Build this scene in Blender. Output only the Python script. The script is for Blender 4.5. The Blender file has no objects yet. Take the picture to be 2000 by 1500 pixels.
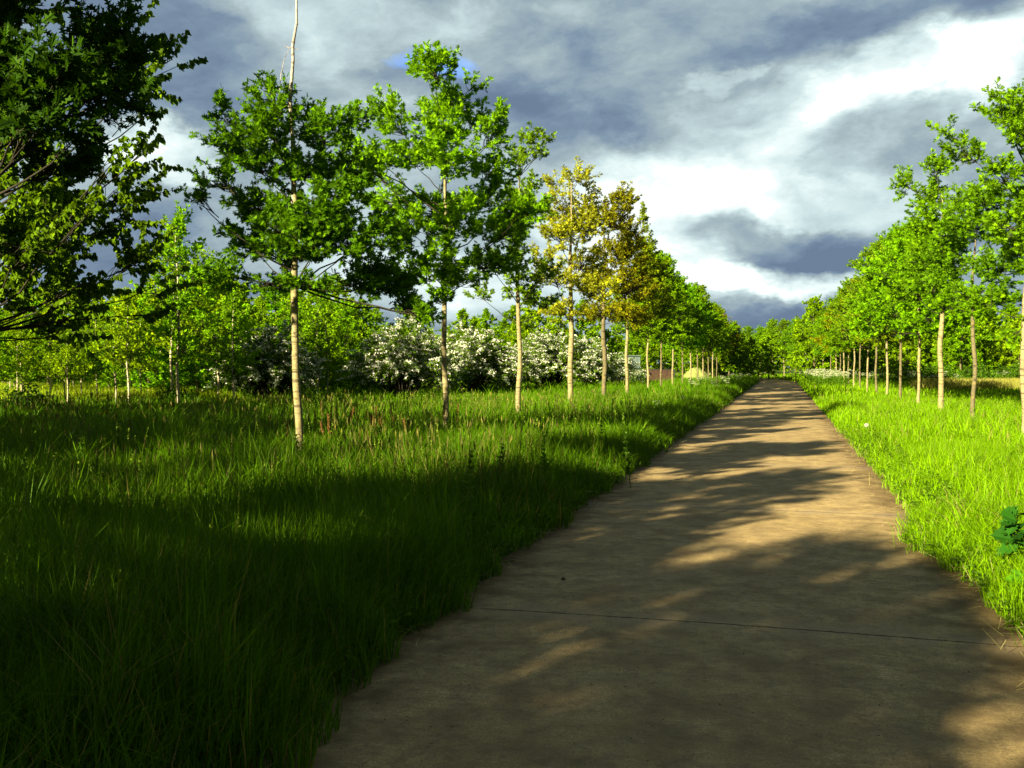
import bpy, math, random
import numpy as np
from math import radians, sin, cos, pi
sc = bpy.context.scene
col = sc.collection
R = np.random.RandomState

# ------------------------------------------------------------------ camera
F = 1900.0                       # focal length in pixels of the 2000 px wide photograph
YAW = radians(15.5)
HZ = 714.0
cam_d = bpy.data.cameras.new('camera'); cam = bpy.data.objects.new('camera', cam_d); col.objects.link(cam)
cam_d.sensor_width = 36.0; cam_d.lens = F / 2000 * 36.0
cam_d.clip_start = 0.05; cam_d.clip_end = 3000
cam.location = (0, 0, 1.6)
cam.rotation_euler = (radians(90 - 1.086), 0, YAW)
sc.camera = cam

# ------------------------------------------------------------------ light
SUN_EL = radians(20); SUN_AZ = radians(26)          # light travels 26 deg right of the path
TOSUN = np.array([-sin(SUN_AZ) * cos(SUN_EL), -cos(SUN_AZ) * cos(SUN_EL), sin(SUN_EL)])
sd = bpy.data.lights.new('sun', 'SUN'); sun = bpy.data.objects.new('sun', sd); col.objects.link(sun)
sd.energy = 5.0; sd.angle = radians(0.6); sd.color = (1.0, 0.87, 0.60)
from mathutils import Vector
sun.rotation_euler = Vector(TOSUN).to_track_quat('Z', 'Y').to_euler()
sun.location = (-20, -40, 30)
sc.view_settings.view_transform = 'Standard'; sc.view_settings.look = 'None'
sc.view_settings.gamma = 1.0; sc.view_settings.use_curve_mapping = False
sc.view_settings.exposure = 2.0
sc.cycles.max_bounces = 6; sc.cycles.diffuse_bounces = 3; sc.cycles.glossy_bounces = 2
sc.cycles.transmission_bounces = 3; sc.cycles.transparent_max_bounces = 4
sc.cycles.use_adaptive_sampling = True

# ------------------------------------------------------------------ node helper
class NT:
    def __init__(s, tree): s.t = tree; s.n = tree.nodes; s.l = tree.links
    def put(s, sock, v):
        if isinstance(v, bpy.types.NodeSocket): s.l.new(v, sock)
        elif isinstance(v, (tuple, list)):
            v = tuple(v); n = len(sock.default_value)
            sock.default_value = (v + (1.0,))[:n] if len(v) < n else v[:n]
        else: sock.default_value = v
    def m(s, op, a, b=None, c=None, clamp=False):
        x = s.n.new('ShaderNodeMath'); x.operation = op; x.use_clamp = clamp
        s.put(x.inputs[0], a)
        if b is not None: s.put(x.inputs[1], b)
        if c is not None: s.put(x.inputs[2], c)
        return x.outputs[0]
    def vm(s, op, a, b=None):
        x = s.n.new('ShaderNodeVectorMath'); x.operation = op; s.put(x.inputs[0], a)
        if b is not None: s.put(x.inputs[1], b)
        return x.outputs[0]
    def noise(s, vec, scale, detail=4, rough=0.55, dist=0.0, dim='3D'):
        x = s.n.new('ShaderNodeTexNoise'); x.noise_dimensions = dim
        if vec is not None: s.put(x.inputs['Vector'], vec)
        x.inputs['Scale'].default_value = scale; x.inputs['Detail'].default_value = detail
        x.inputs['Roughness'].default_value = rough; x.inputs['Distortion'].default_value = dist
        return x.outputs['Fac']
    def rng(s, v, a, b, c=0.0, d=1.0, smooth=False):
        x = s.n.new('ShaderNodeMapRange'); x.interpolation_type = 'SMOOTHSTEP' if smooth else 'LINEAR'
        s.put(x.inputs[0], v)
        for i, k in enumerate((a, b, c, d)): x.inputs[i + 1].default_value = k
        return x.outputs[0]
    def mix(s, f, a, b, mode='MIX'):
        x = s.n.new('ShaderNodeMix'); x.data_type = 'RGBA'; x.blend_type = mode
        s.put(x.inputs[0], f); s.put(x.inputs[6], a); s.put(x.inputs[7], b)
        return x.outputs[2]
    def comb(s, x_, y_, z_):
        x = s.n.new('ShaderNodeCombineXYZ'); s.put(x.inputs[0], x_); s.put(x.inputs[1], y_); s.put(x.inputs[2], z_)
        return x.outputs[0]
    def sep(s, v):
        x = s.n.new('ShaderNodeSeparateXYZ'); s.put(x.inputs[0], v); return x.outputs
    def ramp(s, v, stops):
        x = s.n.new('ShaderNodeValToRGB'); s.put(x.inputs[0], v); e = x.color_ramp.elements
        e[0].position, e[0].color = stops[0][0], stops[0][1] + (1,)
        e[1].position, e[1].color = stops[-1][0], stops[-1][1] + (1,)
        for p, c in stops[1:-1]:
            k = e.new(p); k.color = c + (1,)
        return x.outputs[0]

# ------------------------------------------------------------------ world: Nishita sky behind storm clouds
w = bpy.data.worlds.new('World'); sc.world = w; w.use_nodes = True
w.node_tree.nodes.clear(); N = NT(w.node_tree)
tc = N.n.new('ShaderNodeTexCoord').outputs['Generated']
sky = N.n.new('ShaderNodeTexSky'); sky.sky_type = 'NISHITA'; sky.sun_disc = False
sky.sun_elevation = SUN_EL; sky.sun_rotation = math.atan2(TOSUN[0], TOSUN[1])
X, Y, Z = N.sep(tc)[:3]
az = N.m('ARCTAN2', X, Y)                                # 0 along the path, + to the right
el = N.m('ARCSINE', Z)
def skypos(px, py):                                      # compass bearing and elevation of a cloud
    a = math.atan((px - 1000) / F) - YAW
    return a, math.atan((HZ - py) / F * cos(a + YAW))
# domain warp so that every cloud edge is ragged
P = N.comb(N.m('MULTIPLY', az, 1.0), N.m('MULTIPLY', el, 1.9), 3.7)
w1 = N.noise(P, 5.0, 6, 0.6); w2 = N.noise(N.vm('ADD', P, (7.1, 3.3, 1.0)), 5.0, 6, 0.6)
azw = N.m('ADD', az, N.m('MULTIPLY', N.m('SUBTRACT', w1, 0.5), 0.24))
elw = N.m('ADD', el, N.m('MULTIPLY', N.m('SUBTRACT', w2, 0.5), 0.12))
def blob(px, py, rx, ry, amt, rot=0.0):
    a, e = skypos(px, py); sa, se = rx / F, ry / F
    dx = N.m('SUBTRACT', azw, a); dy = N.m('SUBTRACT', elw, e)
    c, s_ = cos(rot), sin(rot)
    u = N.m('MULTIPLY', N.m('ADD', N.m('MULTIPLY', dx, c), N.m('MULTIPLY', dy, s_)), 1 / sa)
    v = N.m('MULTIPLY', N.m('SUBTRACT', N.m('MULTIPLY', dy, c), N.m('MULTIPLY', dx, s_)), 1 / se)
    r2 = N.m('ADD', N.m('MULTIPLY', u, u), N.m('MULTIPLY', v, v))
    return N.m('MULTIPLY', N.rng(r2, 1.0, 0.0, 0.0, 1.0, True), amt)
B = [  # bearing px, py, half widths, brightness change, tilt
    (1480, 350, 500, 180, 0.36, 0.30), (1760, 190, 330, 130, 0.34, 0.4), (1300, 420, 330, 140, 0.36, 0.0),
    (1000, 560, 520, 110, 0.45, 0.0), (340, 300, 170, 55, 0.60, -0.1), (1540, 535, 260, 30, 0.60, 0.0),
    (1130, 190, 420, 150, -0.28, -0.25), (250, 130, 380, 150, -0.34, 0.0), (650, 170, 260, 60, -0.12, 0.3),
    (720, 40, 260, 90, 0.26, 0.2), (1000, 110, 160, 60, 0.16, 0.0), (1800, 20, 460, 90, -0.34, 0.1), (1760, 270, 210, 65, -0.40, 0.15),
    (1540, 478, 290, 66, -0.55, 0.0), (1540, 620, 330, 70, -0.45, 0.0), (340, 500, 260, 110, -0.28, 0.0),
    (1400, 160, 60, 25, 0.25, 0.2), (1900, 130, 140, 70, 0.35, 0.3), (700, 480, 380, 130, 0.20, 0.0),
]
tot = 0.42
for b in B: tot = N.m('ADD', tot, blob(*b))
fb = N.noise(N.comb(N.m('MULTIPLY', azw, 1.0), N.m('MULTIPLY', elw, 1.8), 0.3), 7.0, 8, 0.58)
fb2 = N.noise(N.comb(N.m('ADD', az, N.m('MULTIPLY', el, -0.6)), N.m('MULTIPLY', el, 1.9), 4.3), 17.0, 7, 0.6)
tot = N.m('ADD', tot, N.m('MULTIPLY', N.m('SUBTRACT', fb, 0.5), 1.15))
tot = N.m('ADD', tot, N.m('MULTIPLY', N.m('SUBTRACT', fb2, 0.5), 0.50))
cl = N.ramp(tot, [(0.0, (0.046, 0.066, 0.098)), (0.20, (0.066, 0.093, 0.124)), (0.45, (0.118, 0.150, 0.162)),
                  (0.70, (0.185, 0.230, 0.236)), (0.95, (0.27, 0.31, 0.305)), (1.0, (0.33, 0.36, 0.345))])
# the open blue gap above the second tree
gap = blob(870, 110, 80, 36, 0.8, -0.2)
nis = N.n.new('ShaderNodeVectorMath'); nis.operation = 'SCALE'; N.put(nis.inputs[0], sky.outputs[0]); nis.inputs[3].default_value = 0.09
blue = N.mix(1.0, nis.outputs[0], (0.55, 0.85, 1.5), 'MULTIPLY')
cl = N.mix(N.m('MULTIPLY', gap, 0.5, clamp=True), cl, blue)
# unseen dark cloud added away from the front to cut ambient light
front = N.rng(N.m('ABSOLUTE', N.m('ADD', az, 0.27)), 0.75, 1.5, 1.0, 0.0, True)
low = N.rng(el, 0.45, 0.85, 1.0, 0.0, True)
vis = N.m('MULTIPLY', front, low)
dim_cloud = N.mix(0.08, N.mix(N.rng(fb, 0.3, 0.7), (0.014, 0.018, 0.022), (0.036, 0.044, 0.048)), nis.outputs[0])
fin = N.mix(vis, dim_cloud, cl)
bg = N.n.new('ShaderNodeBackground'); N.put(bg.inputs[0], fin); bg.inputs[1].default_value = 0.84
wo = N.n.new('ShaderNodeOutputWorld'); N.l.new(bg.outputs[0], wo.inputs[0])

# ------------------------------------------------------------------ geometry helpers
def at(px, depth):
    """ground point seen at photo column px, depth metres in front of the camera"""
    r = depth * (px - 1000) / F
    return (-sin(YAW) * depth + cos(YAW) * r, cos(YAW) * depth + sin(YAW) * r)
def depth_of(x, y): return -sin(YAW) * x + cos(YAW) * y

def tag(o, label=None, cat=None, group=None, kind=None):
    if label: o['label'] = label
    if cat: o['category'] = cat
    if group: o['group'] = group
    if kind: o['kind'] = kind
    return o
def empty(name, loc, rz=0.0, s=1.0):
    o = bpy.data.objects.new(name, None); col.objects.link(o); o.empty_display_size = 0.3
    o.location = loc; o.rotation_euler = (0, 0, rz); o.scale = (s, s, s); return o
def link(name, me, parent=None, color=None, loc=None):
    o = bpy.data.objects.new(name, me); col.objects.link(o)
    if parent: o.parent = parent
    if color: o.color = tuple(color) + (1,)
    if loc: o.location = loc
    return o
def copy_tree(o, parent=None):
    c = o.copy(); col.objects.link(c); c.parent = parent
    for ch in list(o.children): copy_tree(ch, c)
    return c

def make_mesh(name, V, loops, starts, mats, rnd=None, mi=None, smooth=False):
    me = bpy.data.meshes.new(name)
    me.vertices.add(len(V)); me.vertices.foreach_set('co', np.asarray(V, np.float32).ravel())
    me.loops.add(len(loops)); me.loops.foreach_set('vertex_index', np.asarray(loops, np.int32))
    me.polygons.add(len(starts)); me.polygons.foreach_set('loop_start', np.asarray(starts, np.int32))
    for m in (mats if isinstance(mats, (list, tuple)) else [mats]): me.materials.append(m)
    if mi is not None: me.polygons.foreach_set('material_index', np.asarray(mi, np.int32))
    me.polygons.foreach_set('use_smooth', np.full(len(starts), smooth, bool))
    me.update(calc_edges=True)
    if rnd is not None:
        a = me.attributes.new('rnd', 'FLOAT', 'FACE'); a.data.foreach_set('value', np.asarray(rnd, np.float32))
    return me

class Geo:
    """collects polygons, all numpy"""
    def __init__(s): s.V = []; s.L = []; s.S = []; s.Rn = []; s.MI = []; s.nv = 0; s.nl = 0
    def add(s, V, faces_idx, sizes, rnd=0.5, mi=0):
        V = np.asarray(V, float); s.V.append(V)
        s.L.append(np.asarray(faces_idx) + s.nv)
        sizes = np.asarray(sizes); st = np.concatenate([[0], np.cumsum(sizes)[:-1]]) + s.nl
        s.S.append(st)
        s.Rn.append(np.broadcast_to(np.asarray(rnd, float), (len(sizes),)).copy())
        s.MI.append(np.full(len(sizes), mi)); s.nv += len(V); s.nl += int(sizes.sum())
    def tube(s, P, r, n=6, rnd=0.5, mi=0, cap=False):
        P = np.asarray(P, float); r = np.broadcast_to(np.asarray(r, float), (len(P),)); k = len(P)
        T = np.gradient(P, axis=0); T /= np.linalg.norm(T, axis=1)[:, None] + 1e-9
        ref = np.array([0.31, 0.95, 0.02]) if abs(T[:, 2]).mean() > 0.6 else np.array([0, 0, 1.0])
        A = np.cross(T, ref); A /= np.linalg.norm(A, axis=1)[:, None] + 1e-9; Bn = np.cross(T, A)
        th = np.arange(n) * 2 * pi / n
        V = P[:, None, :] + r[:, None, None] * (np.cos(th)[None, :, None] * A[:, None, :] + np.sin(th)[None, :, None] * Bn[:, None, :])
        i = np.arange(k - 1)[:, None] * n; j = np.arange(n)[None, :]; j2 = (j + 1) % n
        q = np.stack([i + j, i + j2, i + n + j2, i + n + j], -1).reshape(-1)
        sizes = [4] * ((k - 1) * n); q = list(q)
        if cap: q += list((k - 1) * n + np.arange(n)); sizes.append(n); q += list(np.arange(n)[::-1]); sizes.append(n)
        s.add(V.reshape(-1, 3), q, sizes, rnd, mi)
    def box(s, c, d, rz=0.0, rnd=0.5, mi=0, bev=0.0):
        c = np.asarray(c, float); hx, hy, hz = [v / 2 for v in d]
        if bev <= 0:
            q = np.array([[x, y, z] for z in (-hz, hz) for y in (-hy, hy) for x in (-hx, hx)])
            f = [0, 2, 3, 1, 4, 5, 7, 6, 0, 1, 5, 4, 2, 6, 7, 3, 0, 4, 6, 2, 1, 3, 7, 5]; sz = [4] * 6
        else:                                     # chamfered along the four upright edges and the top
            b = bev
            ring = [(-hx + b, -hy), (hx - b, -hy), (hx, -hy + b), (hx, hy - b), (hx - b, hy), (-hx + b, hy), (-hx, hy - b), (-hx, -hy + b)]
            lv = [(-hz, 1.0), (hz - b, 1.0), (hz, None)]
            q = [];
            for z, k in lv:
                for (x, y) in ring:
                    if k is None: x = math.copysign(max(abs(x) - b, 0), x); y = math.copysign(max(abs(y) - b, 0), y)
                    q.append([x, y, z])
            q = np.array(q); f = []; sz = []
            for l in range(2):
                for j in range(8): f += [l * 8 + j, l * 8 + (j + 1) % 8, l * 8 + 8 + (j + 1) % 8, l * 8 + 8 + j]; sz.append(4)
            f += list(range(16, 24)); sz.append(8); f += list(range(7, -1, -1)); sz.append(8)
        cr, sr = cos(rz), sin(rz); q2 = q.copy(); q2[:, 0] = q[:, 0] * cr - q[:, 1] * sr; q2[:, 1] = q[:, 0] * sr + q[:, 1] * cr
        s.add(q2 + c, f, sz, rnd, mi)
    def stamp(s, tv, tf, tsz, pos, ax, nr, size, rnd, mi=0, wid=None):
        """stamp template (y = length axis, x = width, z = normal) at many places"""
        n = len(pos)
        if n == 0: return
        ax = ax / (np.linalg.norm(ax, axis=1)[:, None] + 1e-9)
        sd_ = np.cross(ax, nr); sd_ /= np.linalg.norm(sd_, axis=1)[:, None] + 1e-9; nn = np.cross(sd_, ax)
        size = np.broadcast_to(np.asarray(size, float), (n,)); wid = size if wid is None else np.broadcast_to(wid, (n,))
        V = pos[:, None, :] + (tv[None, :, 0, None] * wid[:, None, None]) * sd_[:, None, :] \
            + (tv[None, :, 1, None] * size[:, None, None]) * ax[:, None, :] + (tv[None, :, 2, None] * size[:, None, None]) * nn[:, None, :]
        k = len(tv); idx = (np.asarray(tf)[None, :] + (np.arange(n) * k)[:, None]).ravel()
        s.add(V.reshape(-1, 3), idx, np.tile(tsz, n), np.repeat(rnd, len(tsz)), mi)
    def mesh(s, name, mats, smooth=False):
        return make_mesh(name, np.concatenate(s.V), np.concatenate(s.L), np.concatenate(s.S), mats,
                         np.concatenate(s.Rn), np.concatenate(s.MI), smooth)

def tpl(right, fold=0.12):
    """leaf template folded along its midrib"""
    n = len(right); V = [(0, 0, 0), (0, 1, 0)] + [(x, y, abs(x) * fold * 2 - y * y * 0.10) for x, y in right] + [(-x, y, abs(x) * fold * 2 - y * y * 0.10) for x, y in right]
    V[1] = (0, 1, -0.12)
    f = [0] + list(range(2, 2 + n)) + [1] + [1] + list(range(2 + 2 * n - 1, 1 + n, -1)) + [0]
    return np.array(V, float), f, [n + 2, n + 2]
OAK = tpl([(0.04, 0.16), (0.26, 0.26), (0.08, 0.38), (0.42, 0.60), (0.10, 0.62), (0.26, 0.90), (0.06, 0.82)])
HEART = tpl([(0.22, -0.04), (0.42, 0.14), (0.40, 0.40), (0.16, 0.78)])
SMALL = (np.array([(0, 0, 0), (0.30, 0.45, 0.08), (0, 1, -0.05), (-0.30, 0.45, 0.08)]), [0, 1, 2, 3], [4])
LANCE = tpl([(0.10, 0.2), (0.15, 0.45), (0.10, 0.75)])
def unit(v): return v / (np.linalg.norm(v, axis=-1, keepdims=True) + 1e-9)

# ------------------------------------------------------------------ materials
def mat(name):
    m = bpy.data.materials.new(name); m.use_nodes = True; m.node_tree.nodes.clear()
    return m, NT(m.node_tree)
def finish(m, n, shader, disp=None):
    o = n.n.new('ShaderNodeOutputMaterial'); n.l.new(shader, o.inputs[0])
    return m
def principled(n, color, rough=0.8, spec=0.3, bump=None, bstr=0.3, bdist=0.02):
    p = n.n.new('ShaderNodeBsdfPrincipled'); n.put(p.inputs['Base Color'], color); n.put(p.inputs['Roughness'], rough)
    p.inputs['Specular IOR Level'].default_value = spec
    if bump is not None:
        b = n.n.new('ShaderNodeBump'); b.inputs['Strength'].default_value = bstr; b.inputs['Distance'].default_value = bdist
        n.put(b.inputs['Height'], bump); n.l.new(b.outputs[0], p.inputs['Normal'])
    return p.outputs[0]
def attr(n, name='rnd'):
    a = n.n.new('ShaderNodeAttribute'); a.attribute_name = name; return a.outputs['Fac']

def leaf_mat(name, trans=0.38, tintc=None, rough=0.62, spec=0.08, clump=0.6, clumpamt=0.35, straw=0.0):
    m, n = mat(name)
    oc = n.n.new('ShaderNodeObjectInfo').outputs['Color'] if tintc is None else tintc
    r = attr(n); tc_ = n.n.new('ShaderNodeTexCoord').outputs['Object']
    k = n.noise(tc_, clump, 3, 0.6)
    val = n.m('ADD', n.rng(r, 0, 1, 0.50, 1.50), n.m('MULTIPLY', n.m('SUBTRACT', k, 0.5), clumpamt * 2))
    v = n.n.new('ShaderNodeVectorMath'); v.operation = 'SCALE'; n.put(v.inputs[0], oc); n.put(v.inputs[3], val)
    yel = n.mix(n.rng(r, 0.75, 1.0, 0.0, 0.6), v.outputs[0], n.mix(1.0, v.outputs[0], (1.65, 1.3, 0.9), 'MULTIPLY'))
    if straw: yel = n.mix(n.m('MULTIPLY', n.m('LESS_THAN', n.m('FRACT', n.m('MULTIPLY', r, 37.0)), straw), 0.8), yel, (0.30, 0.24, 0.07))
    d = principled(n, yel, rough, spec)
    t = n.n.new('ShaderNodeBsdfTranslucent'); n.put(t.inputs[0], n.mix(1.0, yel, (1.35, 1.25, 0.5), 'MULTIPLY'))
    mx = n.n.new('ShaderNodeMixShader'); mx.inputs[0].default_value = trans
    n.l.new(d, mx.inputs[1]); n.l.new(t.outputs[0], mx.inputs[2])
    return finish(m, n, mx.outputs[0])
M_LEAF = leaf_mat('leaf')
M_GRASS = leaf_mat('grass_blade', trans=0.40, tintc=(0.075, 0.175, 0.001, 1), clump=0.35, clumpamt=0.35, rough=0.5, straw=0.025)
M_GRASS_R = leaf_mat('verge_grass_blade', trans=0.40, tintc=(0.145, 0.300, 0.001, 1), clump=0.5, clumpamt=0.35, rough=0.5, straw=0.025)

def bark_mat(name, base, dark, lichen, ring=26.0, amt=0.5):
    m, n = mat(name); tc_ = n.n.new('ShaderNodeTexCoord').outputs['Object']
    x, y, z = n.sep(tc_)[:3]
    p = n.comb(n.m('MULTIPLY', x, 4.0), n.m('MULTIPLY', y, 4.0), n.m('MULTIPLY', z, ring))
    a = n.noise(p, 1.0, 4, 0.6, 0.4); scars = n.rng(a, 0.55, 0.63, 0.0, min(1.0, amt * 1.6))
    k = n.noise(tc_, 5.0, 4, 0.65)
    k2 = n.noise(tc_, 40.0, 3, 0.6)
    c = n.mix(n.rng(k, 0.35, 0.7), base, tuple(v * 0.62 for v in base))
    c = n.mix(n.rng(n.noise(tc_, 3.1, 3, 0.6), 0.56, 0.66, 0, 0.7), c, lichen)
    c = n.mix(scars, c, dark); c = n.mix(n.rng(k2, 0.3, 0.8, 0.0, 0.35), c, dark)
    return finish(m, n, principled(n, c, 0.85, 0.2, n.m('ADD', k2, n.m('MULTIPLY', a, -1.5)), 0.5, 0.01))
M_BARK = bark_mat('pale_bark', (0.32, 0.275, 0.125), (0.050, 0.038, 0.020), (0.33, 0.28, 0.07))
M_BARK2 = bark_mat('grey_bark', (0.165, 0.140, 0.065), (0.03, 0.024, 0.012), (0.30, 0.22, 0.05), 10.0)
M_BIRCH = bark_mat('white_bark', (0.55, 0.47, 0.30), (0.05, 0.04, 0.025), (0.45, 0.40, 0.22), 14.0, 0.8)
M_TWIG = bark_mat('twig_bark', (0.034, 0.029, 0.016), (0.016, 0.012, 0.007), (0.05, 0.05, 0.018))
M_DEAD = bark_mat('dead_wood', (0.42, 0.38, 0.32), (0.10, 0.08, 0.06), (0.35, 0.33, 0.25), 12.0, 0.5)

def flat_mat(name, c, rough=0.8, var=0.25, scale=8.0, trans=0.0):
    m, n = mat(name); tc_ = n.n.new('ShaderNodeTexCoord').outputs['Object']
    k = n.noise(tc_, scale, 4, 0.6); r = attr(n)
    f = n.m('ADD', n.rng(k, 0.3, 0.7, 1 - var, 1 + var), n.m('MULTIPLY', n.m('SUBTRACT', r, 0.5), var))
    v = n.n.new('ShaderNodeVectorMath'); v.operation = 'SCALE'; v.inputs[0].default_value = c; n.put(v.inputs[3], f)
    d = principled(n, v.outputs[0], rough, 0.25, k, 0.2, 0.01)
    if trans > 0:
        t = n.n.new('ShaderNodeBsdfTranslucent'); n.put(t.inputs[0], v.outputs[0])
        mx = n.n.new('ShaderNodeMixShader'); mx.inputs[0].default_value = trans
        n.l.new(d, mx.inputs[1]); n.l.new(t.outputs[0], mx.inputs[2]); d = mx.outputs[0]
    return finish(m, n, d)
M_WHITE = flat_mat('blossom', (0.78, 0.78, 0.66), 0.7, 0.15, 8, 0.3)
M_CREAM = flat_mat('umbel', (0.62, 0.66, 0.42), 0.7, 0.2, 8, 0.3)
M_RUST = flat_mat('dock_seed', (0.20, 0.105, 0.025), 0.8, 0.4, 30, 0.2)
M_YEL = flat_mat('yellow_petal', (0.75, 0.50, 0.01), 0.6, 0.15, 8, 0.2)
M_STRAW = flat_mat('straw', (0.40, 0.36, 0.12), 0.7, 0.35, 20, 0.3)
M_FLUFF = flat_mat('fluff', (0.75, 0.72, 0.62), 0.9, 0.1, 30, 0.4)
M_BROWN = flat_mat('brown_board', (0.050, 0.026, 0.014), 0.8, 0.35, 6)
M_STEEL = flat_mat('dark_rail', (0.03, 0.028, 0.026), 0.6, 0.2, 10)
M_SHED = flat_mat('grey_panel', (0.075, 0.11, 0.10), 0.5, 0.15, 5)
M_SAND = flat_mat('dry_heap', (0.20, 0.24, 0.06), 0.9, 0.2, 3)
M_LITTER = flat_mat('litter', (0.055, 0.038, 0.018), 0.8, 0.5, 30)

# ground
m, n = mat('meadow_soil'); tc_ = n.n.new('ShaderNodeTexCoord').outputs['Object']
k = n.noise(tc_, 0.12, 5, 0.6); k2 = n.noise(tc_, 9.0, 5, 0.7)
c = n.mix(n.rng(k, 0.35, 0.65), (0.035, 0.085, 0.008), (0.07, 0.13, 0.012))
c = n.mix(n.rng(k2, 0.35, 0.75, 0, 0.6), c, (0.030, 0.032, 0.010))
M_SOIL = finish(m, n, principled(n, c, 0.95, 0.1, k2, 0.6, 0.05))

# concrete
PX0, PW = -0.41, 3.56
m, n = mat('path_concrete'); tc_ = n.n.new('ShaderNodeTexCoord').outputs['Object']
x, y, z = n.sep(tc_)[:3]
big = n.noise(tc_, 0.55, 5, 0.6); mid = n.noise(tc_, 3.0, 6, 0.65); fine = n.noise(tc_, 90.0, 3, 0.7)
brush = n.noise(n.comb(n.m('MULTIPLY', x, 1.6), n.m('MULTIPLY', y, 70.0), 0.0), 1.0, 3, 0.6)
speck = n.noise(tc_, 24.0, 2, 0.5)
c = n.mix(n.rng(big, 0.3, 0.7), (0.50, 0.365, 0.135), (0.64, 0.48, 0.20))
c = n.mix(n.rng(mid, 0.40, 0.62, 0, 0.80), c, (0.23, 0.165, 0.065))
c = n.mix(n.rng(n.noise(tc_, 11.0, 5, 0.75), 0.48, 0.66, 0, 0.70), c, (0.16, 0.118, 0.055))
c = n.mix(n.rng(n.noise(tc_, 1.3, 4, 0.6, 1.2), 0.56, 0.62, 0, 0.30), c, (0.24, 0.19, 0.10))
c = n.mix(n.rng(fine, 0.42, 0.62, 0.0, 0.72), c, (0.20, 0.14, 0.060))
c = n.mix(n.rng(brush, 0.40, 0.70, 0.0, 0.55), c, (0.26, 0.18, 0.08))
c = n.mix(n.rng(speck, 0.70, 0.78, 0, 0.6), c, (0.08, 0.06, 0.035))
edge = n.m('ABSOLUTE', n.m('SUBTRACT', x, PX0))
edge = n.m('ADD', edge, n.m('MULTIPLY', n.m('SUBTRACT', mid, 0.5), 0.9))
c = n.mix(n.rng(edge, 1.25, 1.80, 0.0, 0.85, True), c, (0.11, 0.068, 0.022))
yj = n.m('ADD', y, n.m('MULTIPLY', n.m('SUBTRACT', n.noise(tc_, 6.0, 4, 0.7), 0.5), 0.012))
fr = n.m('ABSOLUTE', n.m('SUBTRACT', n.m('FRACT', n.m('ADD', n.m('MULTIPLY', n.m('SUBTRACT', yj, 6.0), 1 / 4.9), 0.5)), 0.5))
fr = n.m('MULTIPLY', fr, 4.9)
jw = n.noise(tc_, 14.0, 4, 0.8)
joint = n.m('MULTIPLY', n.rng(n.m('SUBTRACT', fr, n.m('MULTIPLY', n.m('SUBTRACT', jw, 0.5), 0.03)), 0.004, 0.012, 1.0, 0.0), n.rng(n.noise(tc_, 2.2, 3, 0.6), 0.30, 0.45, 0.35, 1.0))
c = n.mix(n.m('MULTIPLY', n.rng(fr, 0.02, 0.35, 0.28, 0.0, True), n.rng(mid, 0.4, 0.6)), c, (0.50, 0.42, 0.28))
c = n.mix(joint, c, (0.018, 0.014, 0.008))
hgt = n.m('ADD', n.m('ADD', n.m('MULTIPLY', fine, 0.5), n.m('MULTIPLY', brush, 0.8)), n.m('MULTIPLY', joint, -5.0))
M_PATH = finish(m, n, principled(n, c, n.rng(mid, 0.3, 0.7, 0.75, 0.92), 0.25, hgt, 0.55, 0.004))

# ------------------------------------------------------------------ the setting: ground and path
def path_c(s):
    """centre of the path and its heading after s metres"""
    if s < 92: return PX0, s, 0.0
    Rr = 150.0; th = (s - 92) / Rr
    return PX0 - Rr * (1 - cos(th)), 92 + Rr * sin(th), th
def path_side(x, y):
    """signed distance from the path's centre line, + to the right"""
    x = np.asarray(x, float); y = np.asarray(y, float); Rr = 150.0
    return np.where(y < 92, x - PX0, np.hypot(x - (PX0 - Rr), y - 92) - Rr)
g = Geo()
nx = 96; gx = np.sign(np.linspace(-1, 1, nx)) * np.abs(np.linspace(-1, 1, nx)) ** 2.2 * 900
gy = np.sign(np.linspace(-1, 1, nx)) * np.abs(np.linspace(-1, 1, nx)) ** 2.2 * 900
GX, GY = np.meshgrid(gx, gy, indexing='ij')
GZ = np.where(np.hypot(GX, GY) > 300, -0.0, 0.0) + 0.0 * GX
V = np.stack([GX, GY, GZ], -1).reshape(-1, 3)
i, j = np.meshgrid(np.arange(nx - 1), np.arange(nx - 1), indexing='ij'); a = i * nx + j
g.add(V, np.stack([a, a + nx, a + nx + 1, a + 1], -1).ravel(), np.full(a.size, 4))
tag(link('ground', g.mesh('ground', M_SOIL)), kind='structure')

g = Geo(); ss = list(np.arange(-14, 92, 0.5)) + list(np.arange(92, 230, 3)); rows = []; rr_ = R(5)
for s_ in ss:
    cx, cy, th = path_c(s_)
    jl, jr = rr_.uniform(-0.02, 0.02, 2)
    offs = [-PW / 2 + jl - 0.02, -PW / 2 + jl, -0.9, 0, 0.9, PW / 2 + jr, PW / 2 + jr + 0.02]
    zz = [-0.03, 0.022, 0.03, 0.034, 0.03, 0.022, -0.03]
    for o_, z_ in zip(offs, zz): rows.append((cx + o_ * cos(th), cy + o_ * sin(th), z_))
k = 7; f = []; sz = []
for r_ in range(len(ss) - 1):
    for q in range(k - 1): f += [r_ * k + q, r_ * k + q + 1, (r_ + 1) * k + q + 1, (r_ + 1) * k + q]; sz.append(4)
g.add(rows, f, sz)
tag(link('path', g.mesh('path', M_PATH)), kind='structure')

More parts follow.
